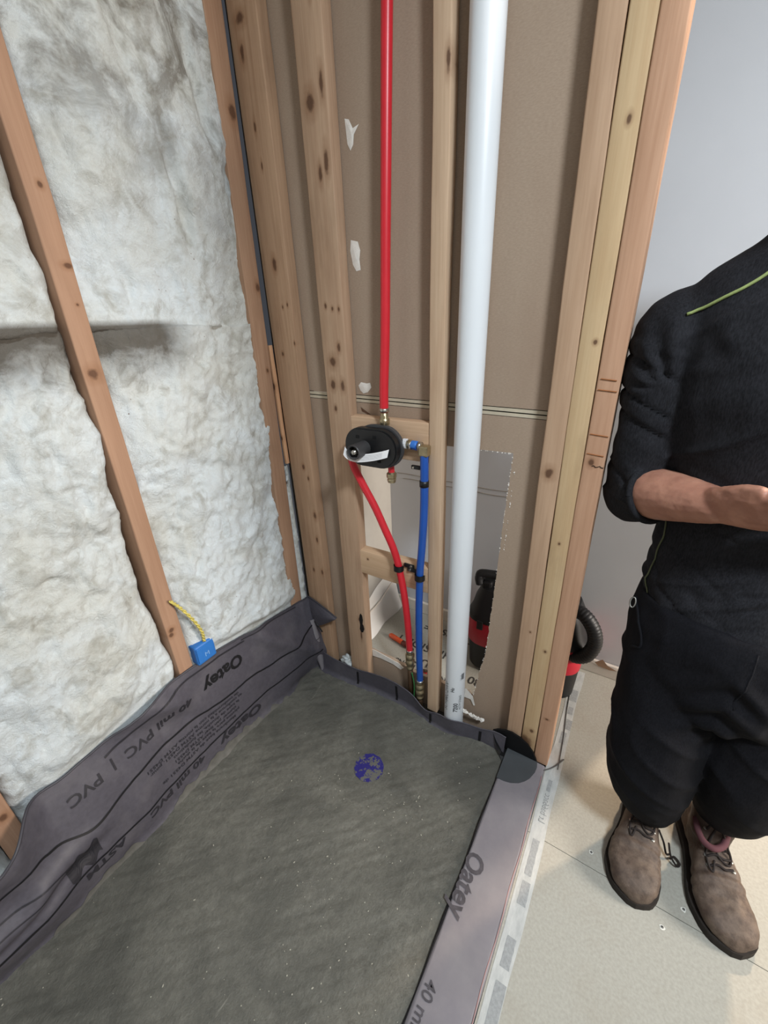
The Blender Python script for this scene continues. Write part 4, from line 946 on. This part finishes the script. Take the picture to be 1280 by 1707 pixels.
# --- body core: trunk and legs (under the clothes)
core = MB(); hz(core, TRUNK)
hz(core, bkr([(.235, -.045, .64, .145, .11), (.235, -.045, .74, .165, .12), (.23, -.05, .84, .15, .115)]))
limb(core, *bkl([(.155, -.05, .74), (.157, -.085, .43), (.206, -.045, .10), (.206, -.045, .05)], [.085, .056, .040, .040]))
limb(core, *bkl([(.315, -.045, .74), (.345, -.08, .43), (.340, -.022, .10), (.340, -.022, .05)], [.085, .056, .040, .040]))
for a, b in ((SH_R, EL_R), (SH_L, EL_L)): limb(core, [a, tuple((Vector(a)+Vector(b))/2), b], [.056, .050, .044])
Vb, _, Fb = voxel(core, .010, 4); body_v = [Vb]; body_f = list(Fb)
def addpart(V, F):
    n = sum(len(q) for q in body_v); body_v.append(V); body_f.extend([tuple(i+n for i in f) for f in F])
# --- forearms and hands closing on the phone
PH_C = Vector(bk((.207, -.290, 1.088))); PH_N = Vector((-.05, .78, .62)).normalized(); PH_X = Vector((1, .03, 0)); PH_X = (PH_X-PH_N*PH_X.dot(PH_N)).normalized(); PH_Y = PH_N.cross(PH_X)
def ph(a, b, c): return tuple(PH_C+PH_X*a+PH_Y*b+PH_N*c)
def hand(sgn, elbow, wrist, phone_edge):
    mb = MB(); E, Wv = Vector(elbow), Vector(wrist); d = (Wv-E)
    P = [E-d*.12, E, E+d*.22, E+d*.5, E+d*.78, Wv, Wv+d*.06]
    mb.tube(spline([tuple(p) for p in P], 4), list(np.interp(np.linspace(0, 6, 25), range(7), [.043, .050, .056, .051, .041, .0315, .024])), 20)
    # palm: from the wrist to the knuckle row, beside the phone
    kn = [Vector(ph(sgn*(-.046), .035-.0195*i, -.012-.004*(i in (1, 2)))) for i in range(4)]
    pc = sum(kn, Vector())/4
    for i, kq in enumerate(kn):
        rt = Wv+(kq-pc)*.45
        mb.tube(spline([tuple(rt), tuple((rt+kq)/2+Vector((sgn*-.004, -.004, .002))), tuple(kq)], 4), [.015, .0152, .015, .0145, .014, .0135, .013, .0125, .012], 12)
    q = pc-Wv; dn = q.normalized(); up = (PH_Y-dn*PH_Y.dot(dn)).normalized(); sd = dn.cross(up)
    ell(mb, [(tuple(Wv-d*.22), tuple(up*.036), tuple(sd*.028)), (tuple(Wv-d*.05), tuple(up*.0335), tuple(sd*.026)), (tuple(Wv+q*.25), tuple(up*.043), tuple(sd*.0235)), (tuple(Wv+q*.55), tuple(up*.0475), tuple(sd*.021)), (tuple(Wv+q*.85), tuple(up*.048), tuple(sd*.018)), (tuple(Wv+q*1.02), tuple(up*.045), tuple(sd*.013))], 24)
    # four fingers curling round the back of the phone
    L = (.92, 1.02, .97, .80)
    for i, kq in enumerate(kn):
        y = .035-.0195*i; l = L[i]
        a = Vector(ph(sgn*(-.028), y+.001, -.0235)); b = Vector(ph(sgn*(-.028+.030*l), y-.001, -.0215)); c = Vector(ph(sgn*(-.028+.052*l), y-.002, -.0155))
        mb.tube(spline([tuple(kq), tuple(a), tuple(b), tuple(c)], 5), list(np.interp(np.linspace(0, 3, 16), range(4), [.0098, .0092, .0084, .0066])), 12)
    # thumb leaves the side of the palm, lies over the screen edge
    t0 = Wv.lerp(kn[0], .35)+Vector((0, 0, .010)); t1 = Vector(ph(sgn*(-.046), .050, .012)); t2 = Vector(ph(sgn*(-.030), .060, .020)); t3 = Vector(ph(sgn*(-.012), .062, .0155))
    mb.tube(spline([tuple(t0), tuple(t1), tuple(t2), tuple(t3)], 5), list(np.interp(np.linspace(0, 3, 16), range(4), [.015, .0125, .0102, .0078])), 12)
    V, N, F = voxel(mb, .0026, 4)
    # veins and tendon ridges, wrist creases
    u = (V-np.array(E))@np.array(d)/d.length_squared
    V = V+N*(.0005*fbm(V[:, 0]*60, V[:, 1]*60, V[:, 2]*60, seed=3, oct=3)+.0010*np.maximum(0, vnoise(u*6, (V[:, 2]-V[:, 0]*.3)*130, seed=5))*sstep(.5, .8, u))[:, None]
    addpart(V, F); return kn
hand(1, EL_R, WR_R, -1); hand(-1, EL_L, WR_L, 1)
# --- head and neck, looking down at the phone
HC = Vector(bk((.194, -.170, 1.528))); tilt = Matrix.Rotation(math.radians(-30), 3, 'X') @ Matrix.Rotation(math.radians(0), 3, 'Z')
def hp_(x, y, z): return tuple(HC+tilt.inverted() @ Vector((x, y, z))*1.06)     # face looks along -y
hd_ = MB()
def hball(c, r):
    b = bmesh.new(); bmesh.ops.create_icosphere(b, subdivisions=3, radius=1.0)
    for w in b.verts: w.co = Vector(hp_(c[0]+w.co.x*r[0], c[1]+w.co.y*r[1], c[2]+w.co.z*r[2]))
    hd_.bm(b)
hball((0, .018, .035), (.074, .092, .080)); hball((0, -.020, -.025), (.062, .068, .085)); hball((0, -.050, -.085), (.034, .032, .028)); hball((0, -.030, -.060), (.054, .052, .045))
hball((0, -.078, .030), (.052, .020, .013)); hball((-.030, -.070, .0175), (.016, .0135, .006)); hball((.030, -.070, .0175), (.016, .0135, .006)); hball((-.030, -.070, -.0025), (.015, .0125, .005)); hball((.030, -.070, -.0025), (.015, .0125, .005)); hball((-.036, -.064, -.012), (.022, .020, .016)); hball((.036, -.064, -.012), (.022, .020, .016))
hd_.tube([hp_(0, -.082, .018), hp_(0, -.094, -.006), hp_(0, -.106, -.026), hp_(0, -.094, -.034)], [.009, .0095, .0125, .009], 12)
for s in (-1, 1):
    hball((s*.012, -.090, -.030), (.009, .010, .008)); hball((s*.076, .008, -.010), (.010, .020, .032)); hball((s*.074, .014, -.030), (.008, .012, .014))
hball((0, -.083, -.052), (.024, .010, .0065)); hball((0, -.080, -.064), (.021, .010, .007))
limb(hd_, *bkl([(.187, -.10, 1.36), (.186, -.108, 1.44), (.187, -.125, 1.47), (.189, -.145, 1.52)], [.064, .056, .055, .056]))
V, N, F = voxel(hd_, .0042, 4); addpart(V, F)
person = mobj('person', np.concatenate(body_v), body_f, M_SKIN, None, True, loc=(.26, -.08, 0))
tag(person, 'person in black long-sleeved shirt, dark trousers and worn work boots, holding a phone', 'person')
# hair, eyes, mouth
hb = MB(); b = bmesh.new(); bmesh.ops.create_icosphere(b, subdivisions=4, radius=1.0)
P = np.array([w.co[:] for w in b.verts]); kk = 1+.03*fbm(P[:, 0]*9, P[:, 1]*9, P[:, 2]*9, seed=2, oct=3)
for w, q in zip(b.verts, kk): w.co = Vector(hp_(w.co.x*.079*q, .026+w.co.y*.092*q, .046+w.co.z*.082*q))
hb.bm(b).obj('hair', plain('hair_dark', rgb(34, 27, 23), .7, .3, var=.3, scale=90, bump=.6, bscale=260), person, smooth=True)
for s in (-1, 1):
    hb = MB(); ball(hb, hp_(s*.030, -.0665, .010), (.0120, .0120, .0120)); e = hb.obj('eye', plain('eye_white', rgb(228, 224, 216), .25), person, smooth=True)
    hb = MB(); ball(hb, hp_(s*.030, -.0765, .006), (.0055, .0035, .0055), 2); hb.obj('iris', plain('iris_brown', rgb(60, 38, 26), .3), e, smooth=True)
    MB().tube(spline([hp_(s*.016, -.091, .030), hp_(s*.032, -.089, .037), hp_(s*.050, -.078, .031)], 5), .0042, 8).obj('eyebrow', plain('hair_dark', rgb(34, 27, 23), .7), person, smooth=True)
MB().tube(spline([hp_(-.022, -.0885, -.0585), hp_(0, -.0945, -.0575), hp_(.022, -.0885, -.0585)], 6), .0028, 8, flat=.6).obj('mouth', plain('lip', rgb(142, 84, 76), .5), person, smooth=True)

# --- shirt
sm = MB()
hz(sm, bkr([(.232, -.055, .765, .172, .135), (.230, -.058, .80, .176, .138), (.226, -.062, .95, .166, .132), (.211, -.072, 1.08, .172, .136), (.199, -.082, 1.20, .180, .136), (.193, -.088, 1.28, .188, .120), (.191, -.093, 1.33, .192, .096), (.189, -.099, 1.372, .152, .082), (.188, -.106, 1.412, .098, .072), (.187, -.112, 1.440, .072, .066)]))
def slv(S, E, Wr, s):
    S, E, Wr = Vector(S), Vector(E), Vector(Wr); d = Wr-E; k = E+Vector((s*-.004, .012, -.004))
    limb(sm, [tuple(S+Vector((-s*.05, 0, .02))), tuple(S), tuple(S.lerp(E, .35)), tuple(S.lerp(E, .75)), tuple(k), tuple(E+d*.20), tuple(E+d*.30)], [.074, .073, .070, .064, .064, .0665, .0645], 22, 6)
slv(SH_R, EL_R, WR_R, -1); slv(SH_L, EL_L, WR_L, 1)
V, N, F = voxel(sm, .0060, 5)
def ridge(a): return 1-2*np.abs(a)
dx, dy, dz_ = V[:, 0], V[:, 1], V[:, 2]
# long soft folds: diagonal over the chest from the armpit, rings on the sleeves, gathers at the hem
ft = ridge(vnoise((dz_-dx*.6)*17, dx*5+dy*3, seed=21))*.5+.5
fs = ridge(vnoise((dz_+dx*.35+dy*.2)*26, dx*6, dy*6, seed=22))*.5+.5
on_r = sstep(.045, .025, dx)*sstep(1.30, 1.22, dz_); on_l = sstep(.335, .36, dx)*sstep(1.30, 1.22, dz_); arm = np.maximum(on_r, on_l)
disp = .006*(ft**3)*(1-arm)+.006*(fs**2.5)*arm+.0035*fbm(dx*9, dy*9, dz_*6, seed=5, oct=3)
cr = ridge(vnoise((dz_-np.abs(dx-.2)*.5)*30, dx*7, dy*5, seed=26))*.5+.5
disp -= .011*np.clip(cr, 0, 1)**5*arm+.005*np.clip(cr, 0, 1)**9*(1-arm)*sstep(1.12, 1.02, dz_)
for sg, cx in ((1, .022), (-1, .372)):
    ex, ez = (dx-cx)*sg, dz_-1.185
    ang = np.arctan2(ez, -ex)+.35*vnoise(dx*9, dz_*9, seed=27); rad = np.hypot(ex, ez)
    pit = sstep(.20, .06, rad)*sstep(.015, .05, rad)*sstep(.0, -.05, dy)*sstep(-.35, .15, ang)*sstep(2.5, 1.9, ang)
    disp += .0075*pit*np.sin(ang*11+rad*12)
V = V+N*disp[:, None]
shirt = mobj('shirt', V, F, M_SHIRT, person, True)
tree = BVHTree.FromPolygons([tuple(p) for p in V], F)
def on_cloth(tree, pts, off=.002, n=6):
    out = []
    for p in spline(pts, n):
        q, nn, i, d = tree.find_nearest(bk(p)); out.append(tuple(q+nn*off))
    return out
M_GRN = plain('piping_green', rgb(150, 164, 104), .6, .3, var=.1, scale=200)
MB().tube(on_cloth(tree, [(.020, -.155, 1.318), (.050, -.165, 1.333), (.080, -.172, 1.348), (.105, -.170, 1.366), (.120, -.165, 1.385)]), .0027, 8).obj('green_piping', M_GRN, shirt, smooth=True)
MB().tube(on_cloth(tree, [(.352, -.155, 1.318), (.322, -.165, 1.333), (.292, -.172, 1.348), (.267, -.170, 1.366), (.252, -.165, 1.385)]), .0027, 8).obj('green_piping', M_GRN, shirt, smooth=True)
MB().tube(on_cloth(tree, [(.062, -.13, .965), (.066, -.135, .93), (.062, -.125, .89), (.056, -.12, .85), (.050, -.11, .81), (.052, -.11, .785)]), .0017, 8).obj('side_seam', plain('piping_dim', rgb(84, 88, 62), .7), shirt, smooth=True)
CC = Vector(bk((.187, -.113, 1.440)))
MB().tube([(CC.x+.070*math.cos(a), CC.y+.066*math.sin(a)-.002, CC.z+.010*math.sin(a)) for a in np.linspace(0, 2*math.pi, 33)], .0065, 8, caps=False).obj('collar', M_SHIRT, shirt, smooth=True)
for E_, W__ in ((EL_R, WR_R), (EL_L, WR_L)):
    E_, d_ = Vector(E_), Vector(W__)-Vector(E_); dn_ = d_.normalized(); u_ = dn_.cross(Vector((0, 0, 1))).normalized(); w_2 = dn_.cross(u_)
    MB().tube([tuple(E_+d_*(.31+.02*math.sin(a*2))+u_*.0600*math.cos(a)+w_2*.0605*math.sin(a)) for a in np.linspace(0, 2*math.pi, 40)], .0068, 10, caps=False).obj('cuff', M_SHIRT, shirt, smooth=True)
# --- trousers
tm = MB()
hz(tm, bkr([(.240, -.055, .555, .165, .120), (.238, -.052, .63, .188, .140), (.235, -.055, .72, .188, .146), (.233, -.057, .785, .176, .140)]))
limb(tm, *bkl([(.150, -.055, .70), (.152, -.075, .55), (.158, -.105, .40), (.172, -.095, .27), (.192, -.075, .18), (.204, -.055, .108)], [.104, .098, .092, .092, .076, .053]), 22, 6)
limb(tm, *bkl([(.322, -.05, .70), (.330, -.06, .55), (.336, -.07, .40), (.346, -.045, .28), (.348, -.030, .20), (.342, -.020, .150)], [.104, .100, .096, .090, .070, .050]), 22, 6)
V, N, F = voxel(tm, .0060, 4)
dx, dy, dz_ = V[:, 0], V[:, 1], V[:, 2]
low = sstep(.34, .18, dz_)
f1 = ridge(vnoise((dz_+.5*(dx-.24))*13, dx*5, dy*5, seed=31))*.5+.5; f2 = ridge(vnoise(dz_*22+dx*14, dx*11, dy*11, seed=32))*.5+.5
disp = .008*f1**2.5*(1-low)+.0075*f2**2*low*(.4+.6*np.clip(vnoise(dx*14,dy*14,dz_*6,seed=44)+.5,0,1))+.005*fbm(dx*7, dy*7, dz_*5, seed=6, oct=3)
fork = np.exp(-((np.abs(dx-.240)-.0)/.06)**2)*sstep(.44, .54, dz_)*sstep(.70, .60, dz_)
disp += .008*fork*np.sin((dz_+np.abs(dx-.236)*.8)*95)
V = V+N*disp[:, None]
trous = mobj('trousers', V, F, M_TROUS, person, True)
ttree = BVHTree.FromPolygons([tuple(p) for p in V], F)
MB().tube(on_cloth(ttree, [(.052, -.08, .755), (.060, -.125, .725), (.070, -.15, .680), (.062, -.125, .655)], .0015), .003, 8).obj('pocket_seam', M_TROUS, trous, smooth=True)
MB().tube(on_cloth(ttree, [(.235, -.20, .775), (.237, -.21, .70), (.236, -.20, .64)], -.001), .0022, 8).obj('fly_seam', M_TROUS, trous, smooth=True)
# carabiner on the belt loop
MB().tube([bk((.047+.005*math.cos(a), -.118+.003*math.sin(a), .762+.011*math.sin(a))) for a in np.linspace(0, 2*math.pi, 20)], .0018, 8, caps=False).obj('key_clip', plain('clip_steel', rgb(120, 118, 112), .35, .5, .9), trous, smooth=True)
# --- boots
def leather():
    t = NT('boot_leather'); v = t.coord()
    c = t.mix(t.rng(t.noise(v, 16, 6, .65), .35, .7), rgb(74, 60, 51), rgb(116, 100, 87))
    c = t.mix(t.math('MULTIPLY', t.rng(t.noise(v, 55, 5, .7), .45, .7), .7), c, rgb(52, 40, 35))
    sx = t.n('ShaderNodeSeparateXYZ'); t.l(v, sx.inputs[0])
    c = t.mix(t.math('MULTIPLY', t.rng(sx.outputs[2], .075, .11), .75), c, rgb(58, 45, 39))
    t.bump(t.noise(v, 120, 5, .65), .3, .002)
    return t.fin(c, .6, .3)
M_BOOT = leather(); M_SOLE = plain('boot_sole', rgb(46, 40, 36), .75, .25, var=.15); M_LACE = plain('boot_lace', rgb(46, 40, 38), .8, .2); M_LACE2 = plain('boot_eyelet', rgb(170, 168, 160), .35, .5, .8)
def boot(heel, toe, turn, shaft_top, padded=False):
    H, T = Vector((heel[0], heel[1], 0)), Vector((toe[0], toe[1], 0)); d = T-H; L = d.length; f = d/L; s = Vector((f.y, -f.x, 0))*turn    # s: towards the outer side
    def at(t, lat, z): return H+f*(L*t)+s*lat+Vector((0, 0, z))
    # half width, crown height, lateral shift of the centre line
    wt = [(0, .020), (.03, .032), (.10, .039), (.30, .040), (.45, .047), (.62, .057), (.76, .0595), (.87, .053), (.94, .042), (.985, .020), (1, .008)]
    ht = [(0, .085), (.10, .115), (.30, .118), (.44, .100), (.58, .082), (.72, .070), (.84, .064), (.93, .054), (.98, .040), (1, .028)]
    sh = [(0, 0), (.4, .0), (.7, .004), (1, -.004)]
    mb = MB(); v = []; fc = []; ts = np.linspace(0, 1, 34); n = 26
    for t in ts:
        w, h, c = np.interp(t, *zip(*wt)), np.interp(t, *zip(*ht)), np.interp(t, *zip(*sh))
        for i in range(n):
            a = 2*math.pi*i/n; ca, sa = math.cos(a), math.sin(a)
            x = w*math.copysign(abs(ca)**.75, ca); z = .016+(h-.016)*(.5+.5*math.copysign(abs(sa)**.72, sa)); x *= 1-.22*max(0, (z-.035)/.08)
            v.append(tuple(at(t, x+c, z)))
    for k in range(len(ts)-1):
        for i in range(n):
            j = (i+1) % n; fc.append((k*n+i, k*n+j, (k+1)*n+j, (k+1)*n+i))
    fc += [tuple(reversed(range(n))), tuple((len(ts)-1)*n+i for i in range(n))]; mb.add(v, fc)
    ank = at(.27, 0, .10); tp = Vector(shaft_top)
    mb.tube([tuple(at(.25, 0, .06)), tuple(ank), tuple(ank.lerp(tp, .5)), tuple(tp)], [.040, .046, .047, .049], 20)
    V, N, F = voxel(mb, .0045, 5)
    V = V+N*(.0022*fbm(V[:, 0]*28, V[:, 1]*28, V[:, 2]*28, seed=int(heel[0]*100), oct=3)+.0018*np.sin(V@np.array(f)*260)*np.exp(-(((V-np.array(H))@np.array(f)/L-.60)/.07)**2))[:, None]
    b = mobj('boot', V, F, M_BOOT, person, True)
    tr = BVHTree.FromPolygons([tuple(p) for p in V], F)
    # welted sole
    k = 40; up = [(t, np.interp(t, *zip(*wt))*1.04+.001, np.interp(t, *zip(*sh))) for t in np.linspace(0, 1, k)]
    pl = [at(t*1.015-.008, w+c, 0) for t, w, c in up]+[at(t*1.015-.008, -w+c, 0) for t, w, c in reversed(up)]
    so = MB().prism([(p.x, p.y) for p in pl], lambda x, y: (x, y, .001), lambda x, y: (x, y, .021)).obj('sole', M_SOLE, b); fixn(so)
    # tongue, eyelets, laces
    def surf(t, lat, off=.003):
        q, nn, i, dd = tr.ray_cast(at(t, lat, .30), Vector((0, 0, -1)))
        return (q+nn*off) if q is not None else at(t, lat, .1)
    for j in range(4):
        t = .36+.062*j; A_ = [surf(t, -.024), surf(t+.012, -.008, .005), surf(t-.004, .008, .005), surf(t+.010, .024)]
        MB().tube(spline([tuple(q) for q in A_], 5), .0027, 8).obj('lace', M_LACE, b, smooth=True)
        for l in (-.026, .026):
            e = surf(t+.004, l, .0015); MB().lathe([(.0045, -.001), (.0045, .001), (.002, .0018)], tuple(e), (s*l*8+Vector((0, 0, 1))), n=10).obj('eyelet', M_LACE2, b)
    # bow loops falling to the inner side and over the vamp
    for q in ([(.36, .010), (.40, -.012), (.47, -.024), (.53, -.016), (.50, .0), (.42, .008)], [(.36, .004), (.43, .020), (.54, .026), (.60, .020), (.52, .012)]):
        MB().tube(spline([tuple(surf(t, l, .005)) for t, l in q], 6), .0026, 8).obj('lace_loop', M_LACE, b, smooth=True)
    if padded:
        MB().tube(spline([(.300, -.052, .134), (.304, -.076, .129), (.316, -.098, .124), (.337, -.105, .124), (.356, -.088, .127), (.364, -.062, .133)], 5), .0075, 12).obj('padded_collar', plain('collar_plum', rgb(92, 58, 62), .8, .2, var=.1), b, smooth=True)
    else:
        MB().tube([tuple(tp+Vector((.045*math.cos(a), .042*math.sin(a), -.02))) for a in np.linspace(0, 2*math.pi, 24)], .006, 10, caps=False).obj('padded_collar', plain('collar_brown', rgb(74, 58, 50), .8), b, smooth=True)
    return b
boot((.197, .032), (.188, -.262), 1, (.206, -.045, .155))
b2_ = boot((.318, .040), (.392, -.246), 1, (.340, -.022, .170), True)
# free lace ends between the boots
MB().tube(spline([(.258, -.10, .058), (.268, -.112, .03), (.285, -.118, .012), (.292, -.105, .008), (.280, -.096, .010), (.270, -.108, .012)], 6), .0024, 8).obj('lace_end', M_LACE, b2_, smooth=True)
MB().tube(spline([(.236, -.075, .055), (.252, -.085, .030), (.262, -.098, .010), (.272, -.092, .008)], 6), .0024, 8).obj('lace_end', M_LACE, b2_, smooth=True)
# --- phone
fm = MB().box(-.0365, .0365, -.075, .075, -.0045, .0045, .0035)
fv = [ph(a, b, c-.004) for a, b, c in fm.v]
phn = mobj('phone', fv, fm.f, plain('phone_black', rgb(20, 20, 23), .3, .5)); tag(phn, 'dark phone held in both hands of the standing person', 'phone')
mobj('screen', [ph(a, b, .0008) for a, b in ((-.034, -.072), (.034, -.072), (.034, .072), (-.034, .072))], [(0, 1, 2, 3)], plain('phone_glass', rgb(14, 14, 18), .08, .6), phn)
